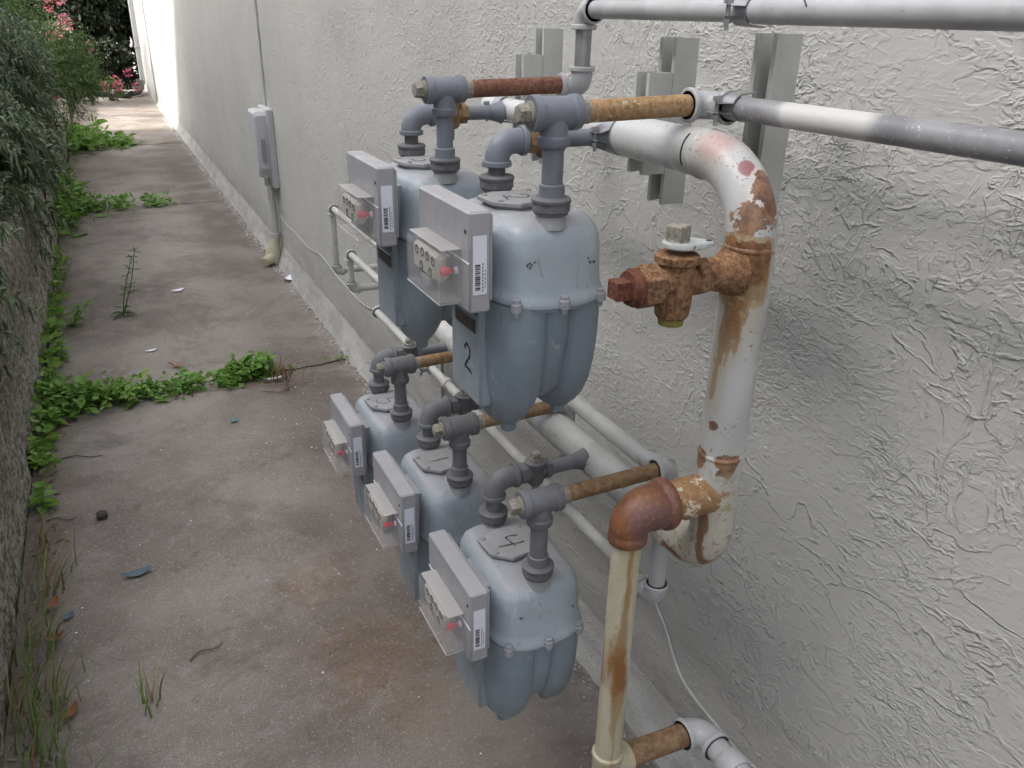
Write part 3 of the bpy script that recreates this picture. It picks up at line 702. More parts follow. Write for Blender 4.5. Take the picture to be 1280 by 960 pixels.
def copy_thing(o, parent=None):
    c_ = o.copy(); col.objects.link(c_); c_.parent = parent
    for ch in list(o.children): copy_thing(ch, c_)
    return c_
U = 1.265   # top of the upper row
SPOTS = [(1.005, U, '2'), (1.378, U-.006, '3'), (1.004, U-.567, '4'), (1.326, U-.579, '1'), (1.675, U-.602, '5')]
LAB = ['larger-looking upper gas meter nearest the camera with a 2 painted on its front',
       'far upper gas meter hanging just behind the near upper one, above the path',
       'lowest nearest gas meter with a 4 marked on its lid, beside the yellowed rusty pipe',
       'middle gas meter of the lower row, between the ones marked 4 and 5',
       'farthest gas meter of the lower row with a 5 marked on its lid']
proto = make_meter()
mets = [proto]+[copy_thing(proto) for _ in SPOTS[1:]]
for t, (y, z, g), lb in zip(mets, SPOTS, LAB):
    t.location = (.5, y, z); t['label'] = lb
    if g == '4': t.scale = (1, 1, 1)
    sc_ = .045 if g in '45' else .038
    glyph(t, G[g], (-.006, .006, .0112), (0, -1, 0), (1, 0, 0), (0, 0, 1), sc_, .0028)
glyph(mets[0], G['2'], (-.0868, -.012, FZ-.102), (0, -1, 0), (0, 0, 1), (-1, 0, 0), .038, .006)
# worn lettering on the casting
for t in mets[:1]+mets[2:3]:
    mb = MB()
    for (cx_, cz, wx, n_) in ((.035, -.057, .040, 34), (-.035, -.052, .018, 14)):
        for k in range(n_):
            a = cx_+random.uniform(-wx, wx)/2; z_ = cz+random.gauss(0, .0022); yb = -.1062-.0006
            yb = -(.1062+(.057+z_)*-.05)-.0008
            s_ = random.uniform(.0006, .0022); mb.add([(a-s_, yb, z_-s_*.5), (a+s_*.8, yb, z_-s_*.7), (a+s_, yb, z_+s_*.6), (a-s_*.6, yb, z_+s_*.8)], [(0, 1, 2, 3)])
    mb.build('worn_lettering', 'dark', t, smooth=False)

# ------------------------------------------------------------------ inlets (far connection) and outlets (near connection)
def inlet(y, ztop, zel, fm, lab, xh=.70, rusty_=True):
    t = thing('inlet_pipe', (.5, y, ztop), lab, 'pipe', 'inlet pipes with elbow and gas cock'); w_ = W(t)
    w_.part('union_nut', 'nut', lambda mb: unionnut(mb, (.5, y, ztop+.004)))
    w_.part('riser', 'nut', lambda mb: mb.cyl((.5, y, ztop+.02), (.5, y, zel-.03), .0125))
    w_.part('elbow', fm, lambda mb: elbow(mb, (.5, y, zel-.034), (.5, y, zel), (.544, y, zel), .0180, .026))
    def cock(mb):
        mb.lathe((.546, y, zel), (1, 0, 0), [(0, .0165), (.001, .0185), (.016, .0185), (.017, .016)], 6, .2)
        mb.lathe((.562, y, zel), (1, 0, 0), [(0, .0145), (.034, .0145)], 20)
        mb.lathe((.594, y, zel), (1, 0, 0), [(0, .016), (.001, .0185), (.013, .0185), (.014, .015)], 6, .2)
        mb.lathe((.579, y, zel-.026), (0, 0, 1), [(0, .010), (.004, .014), (.012, .0165), (.036, .0165), (.040, .019), (.045, .019), (.047, .016)], 20)
    w_.part('gas_cock', 'rust_tan_low' if rusty_ else 'nut', cock)
    def head(mb):
        mb.lathe((.579, y, zel+.021), (0, 0, 1), [(0, .0115), (.004, .0115), (.005, .010)], 8); mb.box((.572, y-.007, zel+.025), (.586, y+.007, zel+.036), .001)
    w_.part('cock_head', 'plug', head)
    w_.part('cock_bolt', 'plug', lambda mb: mb.lathe((.579, y, zel-.046), (0, 0, 1), [(0, .0052), (.022, .0055)], 8))
    w_.part('nipple', fm, lambda mb: (mb.cyl((.607, y, zel), (xh-.012, y, zel), .0125), mb.lathe((xh-.046, y, zel), (1, 0, 0), [(0, .0135), (.006, .0150), (.018, .0185), (.024, .021)], 20)))
    return t
def outlet(y, ztop, zt, fm, nm, xn, lab, r_n=.0140):
    t = thing('outlet_pipe', (.5, y, ztop), lab, 'pipe', 'outlet pipes with tee and plug'); w_ = W(t)
    w_.part('union_nut', 'nut', lambda mb: unionnut(mb, (.5, y, ztop+.004)))
    def ris(mb):
        mb.cyl((.5, y, ztop+.02), (.5, y, zt-.03), .0136); mb.lathe((.5, y, ztop+.024), (0, 0, 1), [(0, .0165), (.018, .0165), (.0195, .0145)], 24)
    w_.part('riser', fm, ris)
    w_.part('tee', fm, lambda mb: tee(mb, (.5, y, zt), (1, 0, 0), .033, .0195, (0, 0, -1), .040))
    def plug(mb):
        mb.lathe((.4675, y, zt), (-1, 0, 0), [(0, .0145), (.004, .0145), (.005, .0125)], 18)
        mb.lathe((.463, y, zt), (-1, 0, 0), [(0, .0115), (.001, .0125), (.012, .0120), (.0135, .0105)], 4 if zt < 1 else 6, .35)
    w_.part('plug', 'plug', plug)
    nb = w_.part('nipple', nm, lambda mb: mb.cyl((.532, y, zt), (xn, y, zt+.004), r_n, 28))
    w_.part('thread_collar', 'plug', lambda mb: mb.cyl((.534, y, zt), (.546, y, zt), r_n+.0008))
    return t
def ry(i): return SPOTS[i][0]-.084, SPOTS[i][0]+.084
inlet(ry(0)[1], U, 1.338, 'fit', 'short pipe with elbow and rusty cock feeding the near upper meter marked 2')
inlet(ry(1)[1], U-.006, 1.336, 'fit', 'short pipe with elbow feeding the far upper meter')
inlet(ry(2)[1], U-.567, .782, 'fit_low', 'grey elbow and plug cock feeding the nearest lower meter marked 4', rusty_=False)
inlet(ry(3)[1], U-.579, .770, 'fit_low', 'grey elbow pipe feeding the middle meter of the lower row', rusty_=False)
inlet(ry(4)[1], U-.602, .752, 'fit_low', 'grey elbow pipe feeding the farthest lower meter marked 5', rusty_=False)
outlet(ry(0)[0], U, 1.394, 'fit', 'rust_tan', .703, 'riser, tee and tan rusty nipple of the near upper meter')
outlet(ry(1)[0], U-.006, 1.392, 'fit', 'rust_red', .712, 'riser, tee and dark red-brown rusty nipple of the far upper meter')
outlet(ry(2)[0], U-.567, .838, 'fit_low', 'rust_tan_low', .708, 'riser, tee and tan nipple of the nearest lower meter marked 4', .0128)
outlet(ry(3)[0], U-.579, .812, 'fit_low', 'rust_tan_low', .70, 'riser and plugged tee of the middle meter in the lower row', .0128)
outlet(ry(4)[0], U-.602, .797, 'fit_low', 'rust_tan_low', .708, 'riser, tee and brown nipple of the farthest lower meter marked 5', .0128)

# ------------------------------------------------------------------ supply header and its white riser
HX = .70
t = thing('supply_header', (HX, .77, .76), 'thick white rust-stained supply pipe looping from the upper to the lower meters', 'pipe'); w_ = W(t)
RV = .0310
w_.part('upper_pipe', 'pipe_white', lambda mb: mb.lathe((HX, 1.565, 1.339), (0, -1, .005), [(0, .0165), (.005, .0205), (.44, .0205), (.455, .0215), (.50, .0292), (.515, .0302), (.69, .0302)], 36))
def bigloop(mb):
    p = fillet([(HX, .905, 1.3425), (HX, .768, 1.3425), (HX, .768, 1.05)], .095, 22)[:-1]+[Vector((HX, .768, z_)) for z_ in (1.2, 1.1, 1.0, .9)]+fillet([(HX, .768, .9), (HX, .768, .777), (HX, .90, .777)], .052, 18)[1:]
    mb.tube(p, RV, 40)
    for (c_, ax) in (((HX, .872, 1.3425), (0, 1, 0)), ((HX, .768, 1.245), (0, 0, 1)), ((HX, .768, .955), (0, 0, 1)), ((HX, .845, .777), (0, 1, 0))):
        c_ = Vector(c_); ax = Vector(ax); n_ = 60; vs = []; pr = [(-.004, -.001), (-.002, .0006), (.0, .0012), (.002, .0006), (.004, -.001)]
        aa = ax.orthogonal().normalized(); bb = ax.cross(aa)
        for (h_, d_) in pr:
            for k in range(n_):
                th = 2*pi*k/n_; wob = .0007*mn.noise(Vector((k*.9, h_*500, c_.z*9))); vs.append(c_+ax*(h_+.0012*mn.noise(Vector((k*.35, c_.z*5, 0))))+(aa*cos(th)+bb*sin(th))*(RV+.0008+d_+wob))
        mb.add(vs, [(i*n_+k, i*n_+(k+1) % n_, (i+1)*n_+(k+1) % n_, (i+1)*n_+k) for i in range(4) for k in range(n_)])
w_.part('riser', 'riser', bigloop)
w_.part('marker_line', 'black', lambda mb: mb.tube([Vector((HX, .886, 1.3425))+Vector((-cos(a), 0, sin(a)))*(RV-.0001) for a in np.linspace(-.5, .9, 12)], .0014, 6))
w_.part('lower_pipe', 'pipe_low', lambda mb: mb.lathe((HX, .86, .777), (0, 1, -.012), [(0, .0305), (.97, .0305), (.985, .028), (.99, .02)], 36))

# rusty plug valve on the riser
t = thing('plug_valve', (.59, .768, 1.21), 'orange-brown rusty plug valve sticking out of the thick white riser', 'valve'); w_ = W(t)
VZ = 1.212
def vbody(mb):
    mb.lathe((.678, .768, VZ+.004), (-1, 0, -.02), [(0, .034), (.008, .030), (.016, .0245), (.03, .0215), (.034, .0200), (.05, .0185)], 28)
    mb.lathe((.634, .768, VZ+.003), (-1, 0, 0), [(0, .020), (.001, .0235), (.016, .0235), (.018, .020)], 6, .5)
    mb.lathe((.618, .768, VZ), (-1, 0, 0), [(0, .0175), (.014, .0175), (.022, .021), (.05, .021), (.058, .0225)], 28)
    mb.lathe((.562, .768, VZ), (-1, 0, 0), [(0, .024), (.001, .0275), (.024, .0275), (.026, .024)], 6, .5)
    mb.lathe((.590, .768, VZ-.044), (0, 0, 1), [(0, .018), (.003, .0205), (.018, .0225), (.066, .0225), (.070, .027), (.078, .027), (.080, .024)], 28)
w_.part('body', 'rust_valve', vbody, ang=30)
def vplug(mb):
    mb.lathe((.536, .768, VZ), (-1, 0, 0), [(0, .022), (.003, .0235), (.007, .0235), (.009, .0205), (.013, .0205)], 28)
    mb.lathe((.524, .768, VZ), (-1, 0, 0), [(0, .0150), (.021, .0155), (.0225, .0138)], 4, .78)
w_.part('end_plug', 'rust_dark', vplug, ang=30)
w_.part('bottom_nut', 'brass', lambda mb: mb.lathe((.590, .768, VZ-.054), (0, 0, 1), [(0, .010), (.001, .0155), (.012, .0165)], 24))
def lock(mb):
    Rz = Matrix.Rotation(radians(-20), 3, 'Z'); c_ = Vector((.594, .766, VZ+.043)); rings = []
    for dz, k in ((0, .93), (.0015, 1), (.006, 1), (.008, .93)):
        ring = []
        for i in range(40):
            th = 2*pi*i/40; x = cos(th); y = sin(th); wdt = .021 - .009*max(0, x)
            ring.append(c_+Rz @ Vector(((.024*x+(.014*max(0, x)))*k, wdt*y*k, dz)))
        rings.append(ring)
    mb.loft(rings)
w_.part('locking_plate', 'galvw', lock) if 'galvw' in M else None
M['galvw'] = painted('weathered_zinc_plate', (.47, .50, .50), (.30, .28, .25), .45, .2, .4, .1)
w_.part('locking_plate', 'galvw', lock)
w_.part('square_head', 'plug', lambda mb: (mb.lathe((.588, .768, VZ+.050), (0, 0, 1), [(0, .015), (.003, .013)], 20), mb.box((.577, .757, VZ+.05), (.599, .779, VZ+.070), .0015, Matrix.Rotation(.4, 3, 'Z'))))
w_.part('lock_hole', 'dark', lambda mb: mb.lathe((.624, .755, VZ+.0505), (0, 0, 1), [(0, .0038), (.001, .0038)], 14))

# rusty branch, elbow and yellowed riser
YX, YY = .555, .768
t = thing('yellow_riser', (YX, YY, 0), 'yellowed vertical pipe streaked with rust under a brown elbow in the foreground', 'pipe'); w_ = W(t)
w_.part('pipe', 'yellow', lambda mb: (mb.cyl((YX, YY, .445), (YX, YY, .865), .0205, 36), mb.cyl((YX, YY, -.02), (YX, YY, .40), .0205, 36)))
def relb(mb):
    p = fillet([(YX, YY, .862), (YX, YY, .893), (.606, YY, .893)], .0285, 14); n_ = len(p)
    mb.tube(p, [.0255+(.0325-.0255)*(i/(n_-1)) for i in range(n_)], 36)
    mb.lathe((YX, YY, .848), (0, 0, 1), [(0, .024), (.001, .0262), (.004, .0275), (.013, .0272), (.018, .0250)], 36)
    mb.lathe((.618, YY, .893), (-1, 0, 0), [(0, .031), (.002, .0355), (.006, .0372), (.012, .0368), (.017, .033)], 36)
w_.part('elbow', 'elbow_rust', relb)
def stub(mb):
    vs = []; n_ = 48; prof = [(.612, .0265), (.622, .0275), (.634, .0270), (.640, .0295), (.650, .0300), (.656, .0285), (.660, .0290), (.672, .0290), (.682, .0290), (.70, .0285)]
    for (x, rr) in prof:
        for k in range(n_):
            th = 2*pi*k/n_; q = rr*(1+.05*mn.noise(Vector((x*140, k*.5, 0)))*(x > .634)); vs.append((x, YY+q*cos(th), .893+q*sin(th)))
    mb.add(vs, [(i*n_+k, i*n_+(k+1) % n_, (i+1)*n_+(k+1) % n_, (i+1)*n_+k) for i in range(len(prof)-1) for k in range(n_)])
w_.part('branch', 'rust_weld', stub)
def btee(mb):
    mb.lathe((YX, YY, .386), (0, 0, 1), [(0, .021), (.0, .0245), (.008, .0250), (.012, .0232), (.055, .0232), (.059, .0250), (.065, .0245), (.067, .021)], 32)
    mb.lathe((YX, YY, .422), (1, 0, 0), [(0, .0215), (.030, .0215), (.032, .0235), (.040, .0235), (.041, .02)], 32)
w_.part('tee', 'yellow', btee)
w_.part('rusty_nipple', 'rust_tan_low', lambda mb: mb.cyl((YX+.03, YY, .424), (.706, YY, .418), .0195, 30))
def bel(mb):
    elbow(mb, (.702, YY, .418), (.738, YY, .418), (.738, YY-.045, .418), .0235, .03, .002)
    mb.cyl((.738, YY-.04, .418), (.738, .5, .418), .0200, 30); mb.lathe((.738, .70, .418), (0, -1, 0), [(0, .024), (.002, .0255), (.03, .0255), (.032, .024)], 30)
    mb.tube(fillet([(.738, .52, .418), (.738, .40, .418), (.738, .40, -.02)], .04), .020, 24)
w_.part('side_pipe', 'pipe', bel)

# ------------------------------------------------------------------ house lines and struts
PX = .735
def clamp(w_, c_, rr, xs, name='clamp'):
    """two-piece strut clamp round a pipe along Y"""
    x, y, z = c_
    def f_(mb):
        for sg in (1, -1):
            pts = [(x+.020, z+sg*(rr+.0035)), (x, z+sg*(rr+.0012))]
            pts += [(x-cos(a)*(rr+.0012), z+sg*sin(a)*(rr+.0012)) for a in np.linspace(pi/2, .35, 8)]
            pts += [(x-rr-.012, z+sg*.0055), (x-rr-.022, z+sg*.0055)]
            vs = []
            for (px, pz) in pts: vs += [(px, y-.013, pz), (px, y+.013, pz)]
            for (px, pz) in pts: 
                dx, dz = x-px, z-pz; L = max(1e-6, math.hypot(dx, dz)); vs += [(px-dx/L*.002, y-.013, pz-dz/L*.002), (px-dx/L*.002, y+.013, pz-dz/L*.002)]
            n_ = len(pts); fs = []
            for i in range(n_-1):
                fs += [(2*i, 2*i+1, 2*i+3, 2*i+2), (2*n_+2*i, 2*n_+2*i+2, 2*n_+2*i+3, 2*n_+2*i+1), (2*i, 2*i+2, 2*n_+2*i+2, 2*n_+2*i), (2*i+1, 2*n_+2*i+1, 2*n_+2*i+3, 2*i+3)]
            fs += [(2*n_-2, 2*n_-1, 4*n_-1, 4*n_-2)]
            mb.add(vs, fs)
        mb.lathe((x-rr-.017, y, z-.022), (0, 0, 1), [(0, .0028), (.030, .0028), (.030, .0060), (.036, .0060), (.037, .005)], 8)
        mb.lathe((x-rr-.017, y, z-.014), (0, 0, 1), [(0, .0055), (.005, .0055)], 6)
    return w_.part(name, 'galv', f_, ang=30)
def channel(mb, x0, y0, z0, z1, d_=.041, wd=.041, t_=.0028):
    """C strut open towards -X with inturned lips"""
    a, b = y0, y0+wd
    mb.box((x0+d_-t_, a, z0), (x0+d_, b, z1))
    mb.box((x0, a, z0), (x0+d_-t_-.0002, a+t_, z1)); mb.box((x0, b-t_, z0), (x0+d_-t_-.0002, b, z1))
    mb.box((x0, a+t_+.0002, z0), (x0+t_, a+.0075, z1)); mb.box((x0, b-.0075, z0), (x0+t_, b-t_-.0002, z1))
    for s_ in (a+.0075-t_, b-.0075): mb.box((x0+t_+.0002, s_, z0), (x0+.009, s_+t_, z1))
def strut(y0, front, back, lab, rods=(1.305,)):
    """front, back: (z0, z1) of the short and the tall channel"""
    t = thing('pipe_strut', (.80, y0+.02, back[0]), lab, 'strut', 'channel struts carrying the pipes'); w_ = W(t)
    if front: w_.part('channel', 'strut', lambda mb: channel(mb, .7285, y0, front[0], front[1]), smooth=False)
    w_.part('channel', 'strut', lambda mb: channel(mb, .7705, y0, back[0], back[1]), smooth=False)
    for zz in rods: w_.part('wall_rod', 'galv', lambda mb: mb.cyl((.812, y0+.02, zz), (WX+.002, y0+.02, zz), .007, 10))
    return w_
w3 = strut(.848, None, (1.135, 1.487), 'tall grey channel strut nearest the camera, holding the two top pipes', (1.381,))
clamp(w3, (PX, .868, 1.5115), .0137, 0); clamp(w3, (PX, .868, 1.4), .0137, 0)
w2 = strut(1.056, (1.283, 1.429), (1.235, 1.477), 'pair of stacked grey channel struts behind the bend of the white header')
clamp(w2, (HX-.003, 1.076, 1.3415), .0262, 0)
w1 = strut(1.472, (1.283, 1.435), (1.235, 1.481), 'pair of stacked channel struts farthest left, above the far upper meter')
clamp(w1, (HX, 1.49, 1.339), .0215, 0)
wl = strut(2.02, None, (.40, .90), 'low channel strut behind the meters that carries the cream pipes', (.42, .70))
clamp(wl, (PX, 2.04, .578), .0135, 0)

t = thing('top_pipe', (PX, .5, 1.51), 'topmost grey pipe running to the right edge with a black tick mark', 'pipe'); w_ = W(t)
w_.part('pipe', 'pipe', lambda mb: mb.cyl((PX, 1.238, 1.513), (PX, -1.2, 1.507), .0136, 30))
w_.part('pipe_sleeve', 'pipe', lambda mb: mb.cyl((PX, .853, 1.5117), (PX, -1.19, 1.507), .0148, 30))
w_.part('elbow', 'pipe', lambda mb: elbow(mb, (PX, 1.232, 1.513), (PX, 1.264, 1.513), (PX, 1.264, 1.483), .0180, .024))
w_.part('drop', 'galv', lambda mb: mb.cyl((PX, 1.264, 1.49), (PX, 1.264, 1.42), .0134, 28))
w_.part('elbow', 'pipe', lambda mb: elbow(mb, (PX, 1.264, 1.427), (PX, 1.264, 1.396), (PX, 1.292, 1.396), .0180, .020))
w_.part('tee_hub', 'pipe', lambda mb: mb.lathe((PX-.026, 1.294, 1.396), (1, 0, 0), [(0, .015), (0, .0185), (.006, .0195), (.010, .0175), (.040, .0175), (.046, .012)], 26))
w_.part('tick_mark', 'black', lambda mb: mb.tube([Vector((PX, .755+.016*i/8, 1.511))+Vector((-cos(a), 0, sin(a)))*.0148 for i, a in enumerate(np.linspace(.35, 1.25, 9))], .0011, 6))

t = thing('second_pipe', (PX, .5, 1.40), 'second grey pipe running right from the tan rusty nipple, below the topmost pipe', 'pipe'); w_ = W(t)
w_.part('pipe', 'pipe', lambda mb: mb.cyl((PX, .89, 1.3985), (PX, -1.2, 1.411), .0136, 30))
w_.part('pipe_sleeve', 'pipe2', lambda mb: mb.cyl((PX, .853, 1.3987), (PX, -1.19, 1.411), .0148, 30))
def el2(mb):
    elbow(mb, (.698, ry(0)[0], 1.398), (PX, ry(0)[0], 1.398), (PX, ry(0)[0]-.042, 1.398), .0180, .026, .003)
w_.part('elbow', 'pipe', el2)

def line(name, lab, z, y0, y1, drop, mat='pipe_low', start=None):
    t = thing(name, (PX, y0, z), lab, 'pipe'); w_ = W(t); R_ = .0125
    w_.part('pipe', mat, lambda mb: mb.cyl((PX, y0, z), (PX, y1-.02, z), R_, 24))
    w_.part('elbow', mat, lambda mb: elbow(mb, (PX, y1-.026, z), (PX, y1, z), (PX, y1, z-.026) if drop else (PX+.028, y1, z), .0165, .018))
    if drop:
        w_.part('drop', mat, lambda mb: mb.cyl((PX, y1, z-.02), (PX, y1, drop+.02), R_*.9, 20))
        w_.part('elbow', mat, lambda mb: elbow(mb, (PX, y1, drop+.026), (PX, y1, drop), (PX+.028, y1, drop), .0165, .018))
        w_.part('wall_stub', mat, lambda mb: mb.cyl((PX+.02, y1, drop), (WX+.01, y1, drop), R_, 20))
    else: w_.part('wall_stub', mat, lambda mb: mb.cyl((PX+.02, y1, z), (WX+.01, y1, z), R_, 20))
    return w_
# D: upper cream line from the near lower outlet
wd_ = line('upper_cream_line', 'highest of the three thin pipes along the wall, dropping farthest away', .822, .962, 3.10, .575)
wd_.part('end_elbow', 'pipe', lambda mb: (elbow(mb, (.706, ry(2)[0], .842), (PX, ry(2)[0], .842), (PX, ry(2)[0], .80), .0165, .02), mb.tube([(PX, ry(2)[0]-.0, .842), (PX, .962, .826), (PX, 1.0, .822)], [.014, .017, .013], 22)))
wd_.part('pipe_sleeve', 'pipe_low', lambda mb: mb.cyl((PX, .985, .822), (PX, 1.7, .822), .0155, 26))
wb_ = line('lower_cream_line', 'lowest thin cream pipe along the wall below the meters', .578, .96, 2.58, None)
wb_.part('drop', 'pipe', lambda mb: mb.cyl((PX, ry(2)[0], .81), (PX, ry(2)[0], .60), .0145, 24))
wb_.part('end_elbow', 'pipe', lambda mb: elbow(mb, (PX, ry(2)[0], .612), (PX, ry(2)[0], .578), (PX, ry(2)[0]+.042, .578), .0180, .022))
wb_.part('coupling', 'pipe_low', lambda mb: [mb.lathe((PX, yy, .578), (0, 1, 0), [(0, .014), (.002, .0165), (.026, .0165), (.028, .014)], 20) for yy in (1.9, 1.40)])
wa_ = line('middle_cream_line', 'middle thin cream pipe along the wall, between the other two', .70, 1.62, 2.88, .565)
wa_.part('riser', 'pipe_low', lambda mb: mb.tube(fillet([(.70, ry(4)[0], .801), (PX, ry(4)[0], .801), (PX, ry(4)[0], .70), (PX, ry(4)[0]+.06, .70)], .02), .0165, 20))
wc_ = thing('wall_drop', (PX, ry(3)[0], .578), 'short drop from the middle lower meter onto the lowest cream pipe', 'pipe')
W(wc_).part('pipe', 'pipe_low', lambda mb: mb.tube(fillet([(.69, ry(3)[0], .816), (PX-.004, ry(3)[0], .816), (PX-.004, ry(3)[0], .59)], .02), .0135, 20))

# ------------------------------------------------------------------ electrical box, conduit and cables
t = thing('utility_box', (.88, 5.3, 0), 'grey utility box on the wall with a conduit running down to the path', 'box'); w_ = W(t)
def cover(mb):
    rings = []
    for (x, k, dz) in ((.905, 1, 0), (.85, 1, 0), (.828, .98, .004), (.818, .92, .012)):
        pts = [(5.27, .62), (5.30, .56), (5.50, .56), (5.52, .62), (5.52, .93), (5.50, .955), (5.29, .955), (5.27, .93)]
        yc, zc = 5.395, .76; rings.append([(x, yc+(a-yc)*k, zc+(b-zc)*k) for a, b in pts])
    mb.loft(rings)
w_.part('cover', 'whitepaint', cover, ang=25)
w_.part('back_box', 'whitepaint', lambda mb: mb.box((.888, 5.24, .50), (WX+.002, 5.54, .97), .006))
w_.part('hasp', 'galv', lambda mb: mb.box((.845, 5.255, .66), (.865, 5.268, .80), .002)); w_.part('catch', 'galv', lambda mb: mb.box((.84, 5.26, .52), (.86, 5.275, .58), .002))
w_.part('conduit', 'strut', lambda mb: mb.cyl((.888, 5.36, .15), (.888, 5.36, .51), .026, 20))
w_.part('coupling', 'pipe_low', lambda mb: (mb.cyl((.888, 5.36, .165), (.888, 5.36, .20), .031, 20, .004), mb.tube([(.86, 5.28, .50), (.858, 5.27, .46), (.862, 5.275, .43), (.875, 5.29, .43), (.88, 5.295, .46), (.88, 5.29, .5)], .006, 8)))
M['cream'] = painted('cream_conduit', (.48, .46, .34), (.30, .26, .16), .6, .2, .6)
w_.part('conduit_foot', 'cream', lambda mb: (mb.lathe((.888, 5.36, .17), (-.22, -.05, -1), [(0, .028), (.03, .030), (.10, .048), (.14, .052), (.165, .05)], 22), mb.cyl((.85, 5.33, .045), (.79, 5.28, .03), .032, 18, .004)))
tag(MB().build('unused', 'black') if False else mets[0], None)
def wallcable(name, lab, pts, rr, mat='pipe_low', x=WX-.004):
    mb = MB(); p = smoothpts([(x, a, b) for a, b in pts], 8); mb.tube(p, rr, 8); return tag(mb.build(name, mat), lab, 'cable')
wallcable('cable', 'thin painted cable sagging across the wall from the conduit to the far pipe ends', [(5.3, .32), (5.1, .302), (4.84, .309), (4.5, .302), (4.235, .334), (4.0, .322), (3.8, .31), (3.3, .33), (2.9, .56)], .0032)
wallcable('cable', 'thin cable dropping down the wall at the lower right corner', [(1.13, .40), (1.148, .339), (1.107, .300), (1.057, .24), (1.01, .212), (.928, .202), (.853, .2), (.795, .203), (.5, .2)], .0030, 'pipe_low')
wallcable('cable', 'thin conduit line rising up the wall above the utility box', [(5.42, .97), (5.42, 1.5), (5.42, 2.4)], .008, 'strut', WX-.006)
wallcable('cable', 'thin dark line up the brightly lit far part of the wall', [(15.3, .02), (15.3, 1.0), (15.3, 2.4)], .008, 'strut', WX-.006)

t = thing('downspout', (.83, 18.8, 0), 'white square downspout at the far end of the wall', 'downspout'); w_ = W(t)
w_.part('pipe', 'whitepaint', lambda mb: mb.box((.80, 18.7, .15), (.885, 18.82, 3.4), .01))
w_.part('bracket', 'galv', lambda mb: [mb.box((.79, 18.69, z_), (.897, 18.83, z_+.03)) for z_ in (.8, 2.0)])
t = thing('drain_hose', (.5, 17.6, 0), 'black corrugated drain hose lying across the far end of the path', 'hose'); w_ = W(t)
def hose(mb):
    p = smoothpts([(-.05, 17.9, .07), (.25, 17.6, .065), (.52, 17.3, .06)], 24); mb.tube(p, [.06+.007*sin(i*2.2) for i in range(len(p))], 16)
w_.part('hose', 'blackpipe', hose, smooth=False)
w_.part('link', 'blackpipe', lambda mb: mb.tube(smoothpts([(.55, 17.5, .07), (.72, 17.9, .08), (.82, 18.6, .18)], 8), .05, 12))

# unseen sun blocker, added and shaped to keep the near path in shade
t = thing('sun_blocker', (-5.2, 3, 0), 'pale unseen sun blocker added beyond the hedge to shade the near path', 'house'); w_ = W(t)
def blocker_shape(mb):
    a = [(-4.0, -9, 0), (-4.0, 8.9, 0), (-4.0, 12.6, 5.0), (-4.0, 12.6, 0)]
    pr = [(-5, 0), (13.5, 0), (13.4, 4.7), (11.4, 6.5), (-5, 6.5)]
    vs = [(-4.0, y, z) for y, z in pr]+[(-9.0, y, z) for y, z in pr]; n_ = 5
    mb.add(vs, [(0, 1, 2, 3, 4), (9, 8, 7, 6, 5)]+[(i, i+n_, (i+1) % n_+n_, (i+1) % n_) for i in range(n_)])
w_.part('wall', 'house', blocker_shape, smooth=False)
w_.part('blocker_top', 'blocker_top', lambda mb: mb.box((-9.3, -5.1, 6.503), (-3.9, 11.3, 6.6)), smooth=False)

# ------------------------------------------------------------------ plants
def leaf_mesh(name, mat, P_, D, L, Wd, parent=None, off=(0, 0, 0), fold=.25, droop=.25, wide=.45):
    """P_, D: (n,3) arrays; one folded leaf per row"""
    n_ = len(P_); D = D/np.linalg.norm(D, axis=1)[:, None]
    R_ = rng.normal(size=(n_, 3))*.45+np.array([0, 0, 1.0]); S = np.cross(D, R_); S /= np.linalg.norm(S, axis=1)[:, None]+1e-9
    N = np.cross(S, D); N[N[:, 2] < 0] *= -1; L = L[:, None]; Wd = Wd[:, None]
    b = P_; c1 = P_+D*L*wide-N*Wd*fold; l1 = P_+D*L*wide+S*Wd*.5; r1 = P_+D*L*wide-S*Wd*.5
    q = wide+(1-wide)*.55
    l2 = P_+D*L*q+S*Wd*.34-np.array([0, 0, 1])*L*droop*.3; r2_ = P_+D*L*q-S*Wd*.34-np.array([0, 0, 1])*L*droop*.3; c2 = P_+D*L*q-N*Wd*fold*.6-np.array([0, 0, 1])*L*droop*.3
    tp = P_+D*L-np.array([0, 0, 1])*L*droop
    V = np.stack([b, l1, c1, r1, l2, c2, r2_, tp], 1).reshape(-1, 3)-np.array(off)
    base = np.array([[0, 1, 2], [0, 2, 3], [1, 4, 5], [1, 5, 2], [2, 5, 6], [2, 6, 3], [4, 7, 5], [5, 7, 6]])
    F = (base[None]+np.arange(n_)[:, None, None]*8).reshape(-1, 3)
    me = bpy.data.meshes.new(name); me.vertices.add(len(V)); me.vertices.foreach_set('co', V.ravel())
    me.loops.add(F.size); me.loops.foreach_set('vertex_index', F.ravel().astype(np.int32))
    me.polygons.add(len(F)); me.polygons.foreach_set('loop_start', np.arange(0, F.size, 3, dtype=np.int32))
    me.update(calc_edges=True); me.materials.append(M[mat])
    o = bpy.data.objects.new(name, me); col.objects.link(o)
    if parent is not None: o.parent = parent
    return o
